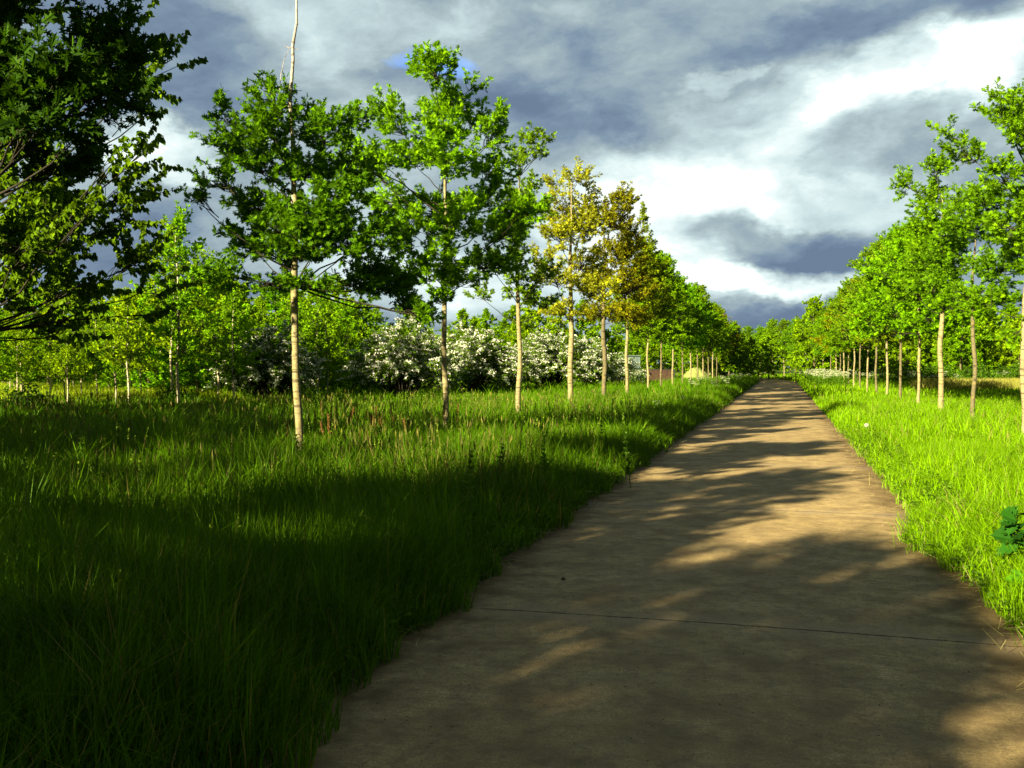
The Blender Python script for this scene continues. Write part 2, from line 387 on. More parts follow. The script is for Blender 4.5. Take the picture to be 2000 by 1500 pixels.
# ------------------------------------------------------------------ trees from lobes
def crown(lobes, trunkfn, zlo, zhi, rs, tp, lsize, per, spray=0.30, rose=4, droop=0.0, limb_r=0.020, up=0.35, side=(0, 0), hang=False, holes=0.0):
    """lobes: rows (x,y,z,rx,ry,rz). limbs reach from the trunk into each lobe, twigs fill it, leaves sit on the twigs"""
    gl, gb = Geo(), Geo(); PO, AX = [], []
    for (x, y, z, rx, ry, rz) in lobes:
        c0 = np.array([x, y, z]); hd = math.hypot(x, y)
        za = min(max(z - 0.55 * hd - 0.25 + rs.uniform(-.15, .15), zlo), zhi)
        a0 = np.array(trunkfn(za)); d = c0 - a0; L = np.linalg.norm(d)
        t = np.linspace(0, 1, 7)[:, None]
        midp = a0 + d * 0.5 + np.array([0, 0, -0.10 * L]) + rs.normal(0, 0.04 * L, 3)
        limb = (1 - t) ** 2 * a0 + 2 * t * (1 - t) * midp + t ** 2 * c0
        limb += rs.normal(0, 0.012 * L, limb.shape) * np.sin(t * pi)
        r0 = min(limb_r * (0.4 + 0.25 * L), 0.035)
        gb.tube(limb, np.linspace(r0, r0 * 0.3, 7), 5)
        area = (rx * rz + rx * ry + ry * rz) / 3
        ns = max(4, int(per * area * 1.55))
        dv = unit(rs.normal(0, 1, (ns, 3))); rad = rs.uniform(0.0, 1.0, ns) ** 0.45
        if holes: rad = rad[rs.rand(ns) > holes]; ns = len(rad); dv = dv[:ns]
        pts = c0 + dv * rad[:, None] * np.array([rx, ry, rz])
        for p in pts:
            tt = rs.uniform(0.55, 1.0); b0 = c0 * tt + limb[3] * (1 - tt)
            out = unit(p - a0 + np.array([0, 0, 0.15])) * 0.7 + unit(p - c0) * 0.6
            out = unit(out + rs.normal(0, 0.25, 3) + np.array([0, 0, 0.2 - droop]))
            e = p + out * spray * rs.uniform(0.5, 1.2) + np.array([0, 0, -droop * spray * 0.8])
            m_ = (b0 + p) / 2 + rs.normal(0, 0.03, 3)
            gb.tube(np.array([b0, m_, p, e]), np.array([.008, .006, .0045, .002]), 3)
            for q in np.linspace(0.0, 1.0, rose):
                c_ = p * (1 - q) + e * q
                nl = rs.randint(5, 9)
                ax = unit(rs.normal(0, 1, (nl, 3)) * np.array([1, 1, 0.55]) + out * 0.9 + np.array([0, 0, -droop]))
                PO.append(np.repeat(c_[None], nl, 0) + ax * 0.01 + rs.normal(0, 0.015, (nl, 3))); AX.append(ax)
    PO = np.concatenate(PO); AX = np.concatenate(AX); nn = len(PO)
    NR = rs.normal(0, 1, (nn, 3)) * (1 - up * 0.5) + np.array([0, 0, up * 1.5])
    if hang: AX = unit(AX * 0.6 + np.array([0, 0, -0.8])); NR = rs.normal(0, 1, (nn, 3))
    gl.stamp(tp[0], tp[1], tp[2], PO, AX, NR, lsize * rs.uniform(0.65, 1.2, nn), rs.rand(nn))
    return gl, gb

def trunk_geo(H, r0, r1, wig, rs, lean=(0, 0), n=9):
    zs = np.concatenate([[-0.12, 0.0, 0.12], np.linspace(0.4, H, 18)])
    ph = rs.uniform(0, 6.28, 4)
    def fn(z):
        t = z / H
        return (lean[0] * z + wig * (math.sin(z * 1.6 + ph[0]) + 0.5 * math.sin(z * 3.7 + ph[1])) * min(z, 1),
                lean[1] * z + wig * (math.sin(z * 1.4 + ph[2]) + 0.5 * math.sin(z * 3.1 + ph[3])) * min(z, 1), z)
    P = np.array([fn(max(z, 0)) for z in zs]); P[0, 2] = -0.12
    rad = r0 * (1 - 0.18 * np.clip(zs / 3, 0, 1)) * np.clip(1 - 0.85 * (zs - 2.9) / (H - 2.9 + 1e-6), 0.22, 1) if H > 4.5 else r0 + (r1 - r0) * (zs.clip(0) / H) ** 0.9
    rad[:3] *= (1.5, 1.35, 1.15); rad = rad * (1 + rs.normal(0, 0.035, len(rad)))
    g = Geo(); g.tube(P, rad, n, cap=True)
    return g, fn

def rand_lobes(rs, H, base, Rc, n, narrow=0.35, size=0.5):
    out = []; ga = rs.uniform(0, 6)
    for i in range(n):
        t = (i + rs.uniform(0, 0.8)) / n; z = base + 0.15 + (H - base - 0.3) * t
        prof = (math.sin(pi * min(1, 0.22 + t * 0.78)) ** 0.7) if t < 0.98 else 0.2
        a = ga + i * 2.4; rr = Rc * prof * rs.uniform(0.35, 1.05) * (1 - narrow * t)
        s = size * rs.uniform(0.75, 1.3) * (1 - 0.45 * t)
        out.append((rr * cos(a), rr * sin(a), z, s, s, s * rs.uniform(0.55, 0.8)))
    for i in range(4):
        z = base + (H - base) * (0.3 + 0.2 * i); out.append((0, 0, z, size * .8, size * .8, size * .7))
    out.append((rs.uniform(-.15, .15), rs.uniform(-.15, .15), H - 0.15, 0.18, 0.18, 0.35))
    return out

def photo_lobes(X0, Y0, lob, rs, deep=0.9, spread=1.0, k=0.80):
    """silhouette lobes listed as photo columns/rows for the tree standing at X0,Y0 -> local metric lobes with real depth"""
    D = depth_of(X0, Y0); px0 = 1000 + F * (cos(YAW) * X0 + sin(YAW) * Y0) / D
    out = []; s = D / F
    for (px, py, rx, ry) in lob:
        r_ = (px - px0) * s; z = 1.6 + (HZ - py) * s
        for dd in ((rs.uniform(-deep, deep)),):
            dep = dd * spread
            x = cos(YAW) * r_ - sin(YAW) * dep; y = sin(YAW) * r_ + cos(YAW) * dep
            out.append((x, y, z, rx * s * k, (rx + ry) / 2 * s * 1.25 * k, ry * s * k))
    return out

def build_tree(name, label, cat, X0, Y0, lobes, H, r0, r1, base, seed, tp=OAK, lsize=0.12, per=110, color=(0.05, 0.14, 0.005),
               bark=None, wig=0.03, lean=(0, 0), group=None, crown_name='crown', rz=0.0, **kw):
    rs = R(seed); tg, fn = trunk_geo(H, r0, r1, wig, rs, lean)
    gl, gb = crown(lobes, fn, base, H * 0.95, rs, tp, lsize, per, **kw)
    root = empty(name, (X0, Y0, 0), rz); tag(root, label, cat, group)
    link('trunk', tg.mesh('trunk', bark or M_BARK, True), root)
    link('branches', gb.mesh('branches', M_TWIG, True), root)
    link(crown_name, gl.mesh(crown_name, M_LEAF), root, color)
    return root
ORD = ['first', 'second', 'third', 'fourth', 'fifth', 'sixth', 'seventh', 'eighth', 'ninth', 'tenth', 'eleventh', 'twelfth',
       'thirteenth', 'fourteenth', 'fifteenth', 'sixteenth', 'seventeenth', 'eighteenth', 'nineteenth', 'twentieth']
GL_, GR_ = 'oaks planted in a row left of the path', 'oaks planted in a row right of the path'
G_BRIGHT = (0.125, 0.275, 0.001); G_MID = (0.12, 0.225, 0.001); G_OLIVE = (0.17, 0.20, 0.001); G_DARK = (0.028, 0.10, 0.004)
LX = -6.7; LY = [12.7, 19.0, 24.8, 31.4, 37.6, 43.5, 50.6, 56.4]

T1 = [(540,205,34,38),(590,235,42,34),(560,285,64,40),(690,250,28,26),(650,290,45,34),(455,245,16,22),(475,290,42,30),(510,335,58,38),
      (600,345,70,42),(690,330,40,36),(440,355,36,24),(500,402,70,38),(408,400,28,14),(600,420,78,45),(680,400,48,42),(470,468,50,32),
      (450,540,42,22),(540,500,64,38),(630,500,64,46),(710,480,55,46),(735,440,34,30),(500,545,54,20),(620,560,50,20),(700,550,62,32),
      (765,555,52,34),(800,600,46,26),(838,622,20,16),(650,450,60,40),(560,450,60,36),(720,520,60,36)]
o = build_tree('oak_tree', 'nearest oak of the left row, broad green crown with a bare dead leader on top', 'tree', LX, LY[0],
               photo_lobes(LX, LY[0], T1, R(1), 0.8, k=0.86), 5.4, 0.060, 0.03, 2.75, 11, spray=0.22, lsize=0.102, per=200, color=(0.075, 0.185, 0.001), wig=0.022, lean=(-0.018, -0.01), group=GL_)
s0 = depth_of(LX, LY[0]) / F; g = Geo()
def lp(px, py, d=0.0):
    r_ = (px - 587) * s0; return (cos(YAW) * r_ - sin(YAW) * d, sin(YAW) * r_ + cos(YAW) * d, 1.6 + (HZ - py) * s0)
g.tube([lp(576, 420), lp(578, 300), lp(570, 210), lp(577, 120), lp(576, 95), lp(584, 50), lp(584, 0), lp(586, -45)], [.038, .034, .028, .022, .024, .018, .014, .004], 6)
for q in ([(577, 100), (566, 96), (558, 92)], [(577, 100), (584, 98), (587, 102)], [(573, 130), (581, 122), (586, 118)], [(580, 60), (587, 52), (589, 40)], [(575, 160), (570, 175), (566, 176)]):
    g.tube([lp(*v) for v in q], [.008, .005, .002], 4)
g.tube([lp(548, 200), lp(553, 150), lp(560, 118), lp(571, 96)], [.009, .007, .005, .003], 4)
g.tube([lp(455, 240, .2), lp(440, 215, .2), lp(430, 195, .2), lp(433, 165, .2)], [.009, .008, .006, .003], 4)
for q in ([(432, 172), (428, 160), (426, 155)], [(432, 175), (441, 173), (445, 172)]): g.tube([lp(*v, .2) for v in q], [.004, .003, .001], 4)
link('dead_leader', g.mesh('dead_leader', M_DEAD, True), o)

T2 = [(830,140,24,22),(860,168,46,34),(922,172,20,14),(885,215,44,36),(755,215,30,22),(772,250,34,30),(868,272,52,36),(925,238,28,26),
      (970,240,16,28),(965,282,34,30),(735,300,30,26),(800,310,54,36),(880,332,64,40),(960,340,45,36),(742,350,36,30),(765,385,52,36),
      (850,402,70,40),(940,400,52,36),(995,405,40,28),(1028,425,36,30),(790,440,50,30),(880,460,64,36),(980,462,50,34),(800,490,40,26),
      (870,520,56,34),(960,512,54,30),(830,545,38,22),(900,558,44,20),(706,300,14,14),(860,590,30,16),(850,230,30,30)]
build_tree('oak_tree', 'second oak of the left row, tallest bright green crown with spiky top', 'tree', LX, LY[1],
           photo_lobes(LX, LY[1], T2, R(2), 1.1, k=0.86), 7.2, 0.062, 0.03, 2.9, 12, spray=0.26, lsize=0.118, per=135, color=(0.135, 0.30, 0.001), wig=0.02, group=GL_)
T3 = [(1040,275,30,18),(1062,268,12,14),(1012,325,26,26),(1045,310,16,20),(1030,365,32,34),(985,385,26,24),(1045,420,32,28),(1000,462,48,32),(960,530,40,24),
      (1010,560,50,28),(1062,542,36,24),(940,580,30,14),(1050,592,32,14),(1000,510,42,26),(1075,590,20,12)]
build_tree('oak_tree', 'third oak of the left row, thin olive crown with see-through gaps', 'tree', LX, LY[2],
           photo_lobes(LX, LY[2], T3, R(3), 1.2), 7.0, 0.07, 0.03, 2.7, 13, lsize=0.125, per=78, color=(0.11, 0.21, 0.004), wig=0.03, group=GL_)
T4 = [(1085,345,20,20),(1130,350,30,28),(1150,385,30,34),(1100,400,40,34),(1150,440,44,34),(1090,470,44,34),(1140,510,52,34),(1080,552,44,28),
      (1160,570,50,28),(1100,612,44,18),(1120,440,40,34),(1060,510,24,22)]
build_tree('oak_tree', 'fourth oak of the left row, sparse yellow crown over a thick pale trunk', 'tree', LX, LY[3],
           photo_lobes(LX, LY[3], T4, R(4), 1.3, k=0.9), 7.6, 0.10, 0.03, 2.9, 14, lsize=0.11, per=92, color=(0.265, 0.30, 0.012), wig=0.02, group=GL_, up=0.4)
T5 = [(1205,400,28,24),(1216,378,8,18),(1190,440,44,34),(1240,455,24,24),(1210,500,52,38),(1170,552,48,34),(1240,560,44,34),(1180,612,52,20),(1230,620,38,18)]
build_tree('oak_tree', 'fifth oak of the left row, brownish yellow crown over a dark trunk', 'tree', LX, LY[4],
           photo_lobes(LX, LY[4], T5, R(5), 1.4, k=0.92), 7.6, 0.10, 0.03, 3.2, 15, lsize=0.125, per=105, color=(0.175, 0.19, 0.003), bark=M_BARK2, group=GL_, up=0.3)
T6 = [(1268,480,18,30),(1240,512,40,34),(1282,532,24,28),(1252,580,44,30),(1222,620,38,18),(1290,602,24,24),(1256,430,6,26)]
build_tree('oak_tree', 'sixth oak of the left row, olive crown over a thin trunk', 'tree', LX, LY[5],
           photo_lobes(LX, LY[5], T6, R(6), 1.5, k=0.95), 7.4, 0.08, 0.03, 3.2, 16, lsize=0.135, per=90, color=(0.15, 0.22, 0.002), group=GL_, up=0.4)

# generic oaks for the rest of the rows
protos = []
for q in range(4):
    rs = R(40 + q); H = 7.3 + 0.25 * q
    o = build_tree('oak_tree', 'x', 'tree', 0, 0, rand_lobes(rs, H, 3.0, 2.15, 34, size=0.74), H - 0.5, 0.062, 0.03, 2.9, 50 + q, lsize=0.15, per=46, color=G_BRIGHT, bark=M_BARK2 if q % 2 else M_BARK)
    protos.append(o)
used = set()
prs = R(99)
def put_oak(k, x, y, label, group, color, s=1.0, bark=None, rz=None):
    o = protos[k]
    if k in used: o = copy_tree(o)
    used.add(k)
    o.location = (x, y, 0); o.rotation_euler = (0, 0, prs.uniform(0, 6.28) if rz is None else rz); o.scale = (s, s, s)
    tag(o, label, 'tree', group)
    for c_ in o.children:
        if c_.name.startswith('crown'): c_.color = tuple(v * prs.uniform(0.88, 1.12) for v in color) + (1,)
    return o
cols_l = [G_MID, G_BRIGHT, G_BRIGHT, G_BRIGHT, G_BRIGHT, G_MID, G_MID, G_BRIGHT, G_MID, G_OLIVE, G_OLIVE, G_MID]
for i in range(6, 17):
    y_ = LY[i] if i < 8 else 56.4 + 6.2 * (i - 7)
    lab = '%s oak from the camera in the left row, green crown on a slim pale trunk' % ORD[i] if i < 12 else 'far oak in the crowded end of the left row'
    put_oak(i % 4, LX, y_, lab, GL_ if i < 12 else 'far oaks at the end of the left row', cols_l[i - 6], 0.98 + 0.02 * ((i * 7) % 3 - 1))
def row_after(off, s_from, s_to, step, group, label, color, sc_=0.92):
    s_ = s_from; k = 0
    while s_ < s_to:
        cx, cy, th = path_c(s_); put_oak(k % 4, cx + off * cos(th), cy + off * sin(th), label, group, color, sc_); s_ += step; k += 1
row_after(-6.3, 118.5, 150, 6.2, 'far oaks at the end of the left row', 'far oak in the crowded end of the left row', G_MID, 0.9)

RX = 4.9; RY = [22.5, 28.2, 33.6, 38.9, 44.7, 50.1, 55.6, 61.4, 67, 72.6, 78.2, 83.8, 89.4]
R1 = [(1905,235,24,26),(1972,222,26,32),(1900,292,36,30),(1962,292,44,38),(1930,362,40,34),(1985,400,40,36),(2030,300,55,50),(2045,400,60,50),
      (1962,452,44,36),(2030,480,60,42),(1985,532,44,34),(1952,592,38,20),(2050,560,50,34),(2000,620,34,20),(1988,652,20,12),(2020,220,40,40),(1868,250,12,12)]
build_tree('oak_tree', 'nearest oak of the right row, tall crown cut by the right edge', 'tree', RX, RY[0], photo_lobes(RX, RY[0], R1, R(21), 1.0, k=0.92),
           6.6, 0.062, 0.03, 2.6, 31, lsize=0.12, per=120, color=(0.11, 0.24, 0.001), group=GR_)
R2 = [(1898,402,34,30),(1880,450,54,36),(1932,455,34,32),(1862,512,54,38),(1925,532,50,34),(1885,582,54,26),(1940,592,34,18),(1830,560,30,24)]
build_tree('oak_tree', 'second oak of the right row, on a thin dark mottled trunk', 'tree', RX, RY[1], photo_lobes(RX, RY[1], R2, R(22), 1.2, k=0.95),
           5.8, 0.060, 0.03, 2.9, 32, lsize=0.125, per=115, color=(0.09, 0.21, 0.001), bark=M_BARK2, group=GR_)
R3 = [(1826,330,24,22),(1795,350,14,28),(1830,382,34,34),(1862,402,30,26),(1802,442,40,34),(1850,472,52,38),(1780,502,36,30),(1830,542,52,34),(1790,572,44,24),(1852,600,44,18)]
build_tree('oak_tree', 'third oak of the right row, spiky crown over a thick beige trunk', 'tree', RX, RY[2], photo_lobes(RX, RY[2], R3, R(23), 1.3, k=0.92),
           7.0, 0.09, 0.03, 3.0, 33, lsize=0.13, per=112, color=(0.11, 0.24, 0.001), group=GR_)
cols_r = [G_BRIGHT, (0.13, 0.24, 0.003), G_MID, (0.12, 0.22, 0.003), G_MID, G_OLIVE, G_BRIGHT, G_MID, G_OLIVE, G_BRIGHT, G_BRIGHT]
for i in range(3, 13):
    lab = '%s oak from the camera in the right row, yellowish green crown' % ORD[i] if i < 9 else 'far oak in the crowded end of the right row'
    put_oak((i + 1) % 4, RX, RY[i], lab, GR_ if i < 9 else 'far oaks at the end of the right row', cols_r[i - 3], (0.92, 1.0, 0.9, 0.95, 0.98)[i % 5])
row_after(5.3, 95, 200, 5.6, 'far oaks at the end of the right row', 'far oak in the crowded end of the right row', (0.11, 0.24, 0.003), 0.95)

# the near oak whose branches hang in at the top left, and the poplar behind it
T0 = [(20,40,80,60),(140,25,60,36),(185,95,36,32),(90,120,80,52),(55,215,85,52),(160,225,55,42),(25,305,70,28),(140,300,48,22),(214,322,20,18),(195,165,34,30),
      (-70,100,90,80),(-90,250,90,70),(-150,-100,110,90),(0,-100,110,80),(120,-60,75,50),(-200,50,90,80),(-260,180,90,70),(-120,-250,100,80)]
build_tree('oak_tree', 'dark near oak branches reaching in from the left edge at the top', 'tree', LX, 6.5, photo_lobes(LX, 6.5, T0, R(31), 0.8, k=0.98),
           5.2, 0.085, 0.03, 2.8, 41, lsize=0.125, per=200, color=(0.022, 0.062, 0.001), group=GL_)  # shade of the trees behind is put into this dark leaf colour
PX_, PY_ = -10.6, 10.6
PP = [(288,80,18,30),(305,160,26,10),(235,50,34,34),(200,120,55,44),(255,205,22,30),(235,275,24,34),(282,355,18,14),(180,350,54,44),(60,350,80,50),(150,450,60,44),(60,450,80,50),(190,560,44,26),(100,560,60,34),(30,500,80,40),(150,640,40,14),(225,400,34,34),(100,400,80,52),
      (250,445,22,24),(285,500,18,18),(265,552,30,20),(205,500,52,36),(120,500,80,44),(0,450,90,70),(30,570,80,42),(150,590,60,28),(225,605,34,16),(0,100,90,80),
      (0,250,90,80),(110,20,80,60),(60,640,70,22),(120,260,70,60),(-100,-50,110,90),(80,-80,90,70),(200,-30,60,50),(-40,-220,110,90),(230,-10,20,24)]
build_tree('poplar_tree', 'poplar with small hanging heart-shaped leaves at the left edge', 'tree', PX_, PY_, photo_lobes(PX_, PY_, PP, R(32), 1.3, k=0.98),
           9.5, 0.14, 0.04, 2.0, 42, tp=HEART, lsize=0.076, per=88, color=(0.085, 0.165, 0.001), spray=0.40, rose=6, hang=True, bark=M_BARK2, crown_name='crown')

# unseen oaks: the left row continued, plus others added to shade path and meadow
for (x, y, k, s_) in [(LX, 0.3, 0, 0.82), (LX, -5.9, 1, 0.80), (LX, -12.1, 2, 0.85), (LX, -18.3, 3, 0.85), (-9.8, -3.4, 3, 0.82), (-9.4, -8.4, 2, 0.9),
                      (-10.2, -14.5, 0, 1.0), (-4.2, -9.6, 1, 0.78), (-7.2, -9.0, 3, 0.85), (-16.5, -7.5, 0, 1.0), (-15.2, 6.6, 2, 0.85), (-14.3, 3.0, 1, 0.85), (-12.9, -2.0, 3, 0.85), (-5.4, -6.6, 0, 0.72), (-17.0, 2.2, 3, 0.9), (-19.5, 5.0, 1, 1.0),
                      (-22.5, 19.5, 1, 1.0), (-24, 15, 0, 1.0), (-20.0, 14.0, 3, 1.0), (-21.5, 8.0, 0, 1.0), (-27, 13.5, 2, 1.0)]:
    put_oak(k, x, y, 'unseen oak put outside the picture to shade the near path and meadow', 'oaks outside the picture', G_MID, s_)

# ------------------------------------------------------------------ birch grove, hawthorns, far wood
def simple_tree(name, seed, H, base, Rc, nl, r0, tp, lsize, per, bark, size=0.45, narrow=0.35, rose=3, **kw):
    rs = R(seed); tg, fn = trunk_geo(H - 0.3, r0, 0.012, 0.03, rs, (rs.uniform(-.03, .03), rs.uniform(-.03, .03)), 6)
    gl, gb = crown(rand_lobes(rs, H, base, Rc, nl, narrow, size), fn, base * 0.8, H * 0.9, rs, tp, lsize, per, rose=rose, **kw)
    root = empty(name, (0, 0, 0))
    link('trunk', tg.mesh('trunk', bark, True), root); link('branches', gb.mesh('branches', M_TWIG, True), root)
    link('crown', gl.mesh('crown', M_LEAF), root, G_MID)
    return root
def scatter(protos_, spots, cat, labf, group, colf, rs):
    first = set()
    for i, (x, y, s_) in enumerate(spots):
        k = rs.randint(len(protos_)); o = protos_[k]
        if k in first: o = copy_tree(o)
        first.add(k); o.location = (x, y, 0); o.rotation_euler = (0, 0, rs.uniform(0, 6.28)); o.scale = (s_, s_, s_ * rs.uniform(0.9, 1.1))
        tag(o, labf(i), cat, group); c = colf(rs)
        for c_ in o.children:
            if c_.name.startswith('crown'): c_.color = tuple(c) + (1,)
    for k, o in enumerate(protos_):
        if k not in first:
            for c_ in list(o.children): bpy.data.objects.remove(c_)
            bpy.data.objects.remove(o)
bir = [simple_tree('birch_tree', 60 + q, 4.3 + 0.4 * q, 1.45, 0.95, 15, 0.045, SMALL, 0.13, 60, M_BIRCH, size=0.46) for q in range(4)]
rs = R(7); spots = []
while len(spots) < 78:
    d = rs.uniform(33, 62); px = rs.uniform(-90, 720)
    if 455 < px < 600 and d < 46: continue
    if px > 640 and d < 50: continue
    x, y = at(px, d)
    if all((x - a) ** 2 + (y - b) ** 2 > 1.6 for a, b, _ in spots):
        top = 1.15 if 330 < px < 450 else (0.78 if px < 250 else 0.92)
        spots.append((x, y, top * rs.uniform(0.85, 1.15) * (0.75 + d / 150)))
def colb(rs):
    t = rs.rand(); return (0.115 + 0.08 * t, 0.29 + 0.02 * t, 0.001)
scatter(bir, spots, 'tree', lambda i: 'slender young birch with a pale trunk in the crowded grove left of the nearest oak', 'young birches in the grove', colb, rs)
# larger leafy trees of the grove
wood = [simple_tree('leafy_tree', 70 + q, 6.4 + 0.5 * q, 0.8, 2.4, 30, 0.09, SMALL, 0.26, 20, M_BARK2, size=0.85, narrow=0.2) for q in range(4)]
gs = [at(290, 44) + (0.62,), at(385, 42) + (0.80,), at(430, 47) + (0.85,), at(60, 58) + (0.75,), at(160, 60) + (0.7,), at(540, 55) + (0.80,), at(640, 60) + (0.72,)]
labs = ['rounded bright green tree left of the tall one in the grove', 'tallest bright green tree rising from the grove', 'green tree just right of the tallest one in the grove',
        'leafy tree low behind the birches at the left edge', 'leafy tree behind the birches under the poplar branches', 'leafy tree rising behind the shaded hawthorn', 'leafy tree behind the nearest oak trunk on its right']
rs = R(8)
for (x, y, s_), lab in zip(gs, labs):
    o = copy_tree(wood[rs.randint(4)]); o.location = (x, y, 0); o.scale = (s_,) * 3; o.rotation_euler = (0, 0, rs.uniform(0, 6)); tag(o, lab, 'tree', 'leafy trees in the grove')
    for c_ in o.children:
        if c_.name.startswith('crown'): c_.color = (0.14, 0.34, 0.001, 1)
spots = []; rs = R(9)
for px in np.arange(-60, 720, 36):
    x, y = at(px + rs.uniform(-12, 12), rs.uniform(60, 72)); spots.append((x, y, rs.uniform(0.74, 0.92)))
for px in np.arange(560, 1500, 26):
    d = rs.uniform(72, 100) if px < 1200 else rs.uniform(95, 125); x, y = at(px + rs.uniform(-12, 12), d); spots.append((x, y, rs.uniform(0.75, 1.02) * (0.95 if px < 1200 else 0.95)))
for px in np.arange(1440, 1640, 20):
    d = rs.uniform(175, 230); x, y = at(px + rs.uniform(-8, 8), d); spots.append((x, y, rs.uniform(1.0, 1.25)))
for px in np.arange(1600, 2140, 26):
    d = rs.uniform(92, 118); x, y = at(px + rs.uniform(-12, 12), d); spots.append((x, y, rs.uniform(0.9, 1.2)))
for px in np.arange(1660, 2140, 34):
    d = rs.uniform(124, 150); x, y = at(px + rs.uniform(-12, 12), d); spots.append((x, y, rs.uniform(1.2, 1.4)))
def colw(rs):
    t = rs.rand(); return (0.11 + 0.07 * t, 0.25 + 0.05 * t, 0.001)
scatter(wood, spots, 'tree', lambda i: 'leafy tree in the unbroken band of wood beyond the rows of oaks', 'trees of the wood beyond the meadows', colw, rs)

def hawthorn(seed, W, H, nb, bloom, name='hawthorn_bush'):
    rs = R(seed); gl, gb, gf = Geo(), Geo(), Geo(); PO, AX, FP, FA = [], [], [], []
    for i in range(nb):
        a = rs.uniform(0, 2 * pi); u = rs.rand() ** 0.6; x1 = cos(a) * W / 2 * u; y1 = sin(a) * W / 2 * 0.8 * u
        z1 = H * math.sqrt(max(0.05, 1 - u * u * 0.85)) * rs.uniform(0.55, 1.05)
        p0 = np.array([x1 * 0.15, y1 * 0.15, 0]); p2 = np.array([x1, y1, z1]); mid_ = np.array([x1 * 0.35, y1 * 0.35, z1 * 0.8])
        t = np.linspace(0, 1, 6)[:, None]; L = (1 - t) ** 2 * p0 + 2 * t * (1 - t) * mid_ + t * t * p2
        gb.tube(L, np.linspace(0.03, 0.006, 6), 4)
        out = unit(np.array([x1, y1, 0.15 * H]) + rs.normal(0, 0.2, 3))
        for k in range(7):                              # arching sprays off each stem
            b = L[3] * (1 - k / 6) + L[5] * (k / 6)
            d = unit(out + rs.normal(0, 0.55, 3)); ln = rs.uniform(0.35, 0.8)
            tt = np.linspace(0, 1, 5)[:, None]; S = b + d * ln * tt + np.array([0, 0, -0.35 * ln]) * tt ** 2
            gb.tube(S, np.linspace(0.006, 0.002, 5), 3)
            m_ = 22; q = rs.uniform(0, 1, m_)[:, None]; c_ = b + d * ln * q + np.array([0, 0, -0.35 * ln]) * q ** 2
            PO.append(c_ + rs.normal(0, 0.06, (m_, 3))); AX.append(rs.normal(0, 1, (m_, 3)) + d)
            if rs.rand() < bloom and b[2] > 0.25 * H:
                m_ = 34; q = rs.uniform(0.1, 1, m_)[:, None]; c_ = b + d * ln * q + np.array([0, 0, -0.35 * ln]) * q ** 2 + np.array([0, 0, 0.06])
                FP.append(c_ + rs.normal(0, 0.035, (m_, 3)) * np.array([1.3, 1.3, 0.6])); FA.append(rs.normal(0, 1, (m_, 3)) * np.array([1, 1, 0.3]))
    PO = np.concatenate(PO); AX = np.concatenate(AX); nn = len(PO)
    gl.stamp(*SMALL[:3], PO, AX, rs.normal(0, 1, (nn, 3)) + (0, 0, .8), 0.12 * rs.uniform(.7, 1.2, nn), rs.rand(nn))
    FP = np.concatenate(FP); FA = np.concatenate(FA); nn = len(FP)
    gf.stamp(*SMALL[:3], FP, FA, rs.normal(0, .5, (nn, 3)) + (0, 0, 1.), 0.09 * rs.uniform(.7, 1.2, nn), rs.rand(nn), wid=0.13)
    root = empty(name, (0, 0, 0))
    link('stems', gb.mesh('stems', M_TWIG, True), root); link('foliage', gl.mesh('foliage', M_LEAF), root, (0.09, 0.18, 0.003)); link('blossom', gf.mesh('blossom', M_WHITE), root)
    return root
HB = [hawthorn(81, 5.0, 3.5, 125, 0.75), hawthorn(82, 4.8, 3.3, 120, 0.7), hawthorn(83, 5.4, 3.3, 130, 0.78)]
hs = [(0, 785, 44, 1.0, 'white-flowering hawthorn between the first and second oak trunks', 0.3), (1, 925, 50, 1.05, 'white-flowering hawthorn between the second and third oak trunks', 1.0),
      (2, 1075, 60, 1.12, 'broad blossoming hawthorn left of the thick pale fourth trunk', 0.5), (0, 1155, 66, 0.95, 'blossoming hawthorn seen between the fourth and fifth oak trunks', 2.0),
      (1, 525, 40, 0.95, 'shaded grey-white hawthorn left of the nearest oak trunk', 4.0), (2, 1205, 76, 0.75, 'small hawthorn beside the grey shed', 3.3), (1, 860, 52, 0.95, 'hawthorn directly behind the second oak trunk', 2.4),
      (2, 990, 58, 0.85, 'low hawthorn directly behind the third oak trunk', 5.0)]
uh = set()
for k, px, d, s_, lab, rz in hs:
    o = HB[k]
    if k in uh: o = copy_tree(o)
    uh.add(k); x, y = at(px, d); o.location = (x, y, 0); o.scale = (s_,) * 3; o.rotation_euler = (0, 0, rz); tag(o, lab, 'bush', 'hawthorn bushes in the left meadow')

# low hedge under the far right wood
rs = R(14)
def shrub(seed, W, H, name='shrub'):
    rs = R(seed); gl, gb = Geo(), Geo(); n_ = 1500
    dv = unit(rs.normal(0, 1, (n_, 3))); dv[:, 2] = abs(dv[:, 2]); P_ = dv * (rs.rand(n_, 1) ** 0.3) * np.array([W / 2, W / 2 * .8, H]) * (1 + 0.2 * np.sin(dv[:, :1] * 9))
    gl.stamp(*SMALL[:3], P_, rs.normal(0, 1, (n_, 3)) + (0, 0, .5), rs.normal(0, 1, (n_, 3)), 0.17 * rs.uniform(.7, 1.3, n_), rs.rand(n_))
    for i in range(14):
        p = P_[rs.randint(n_)]; gb.tube([(0.1 * p[0], 0.1 * p[1], 0), p * np.array([.6, .6, .7]), p], [.02, .01, .004], 4)
    root = empty(name, (0, 0, 0)); link('stems', gb.mesh('stems', M_TWIG), root); link('foliage', gl.mesh('foliage', M_LEAF), root, (0.05, 0.12, 0.004)); return root
SH = [shrub(91, 3.2, 1.5), shrub(92, 2.6, 1.2)]
sp = [(px + rs.uniform(-8, 8), rs.uniform(80, 90), rs.uniform(0.8, 1.2)) for px in np.arange(1780, 2100, 32)]
us = set()
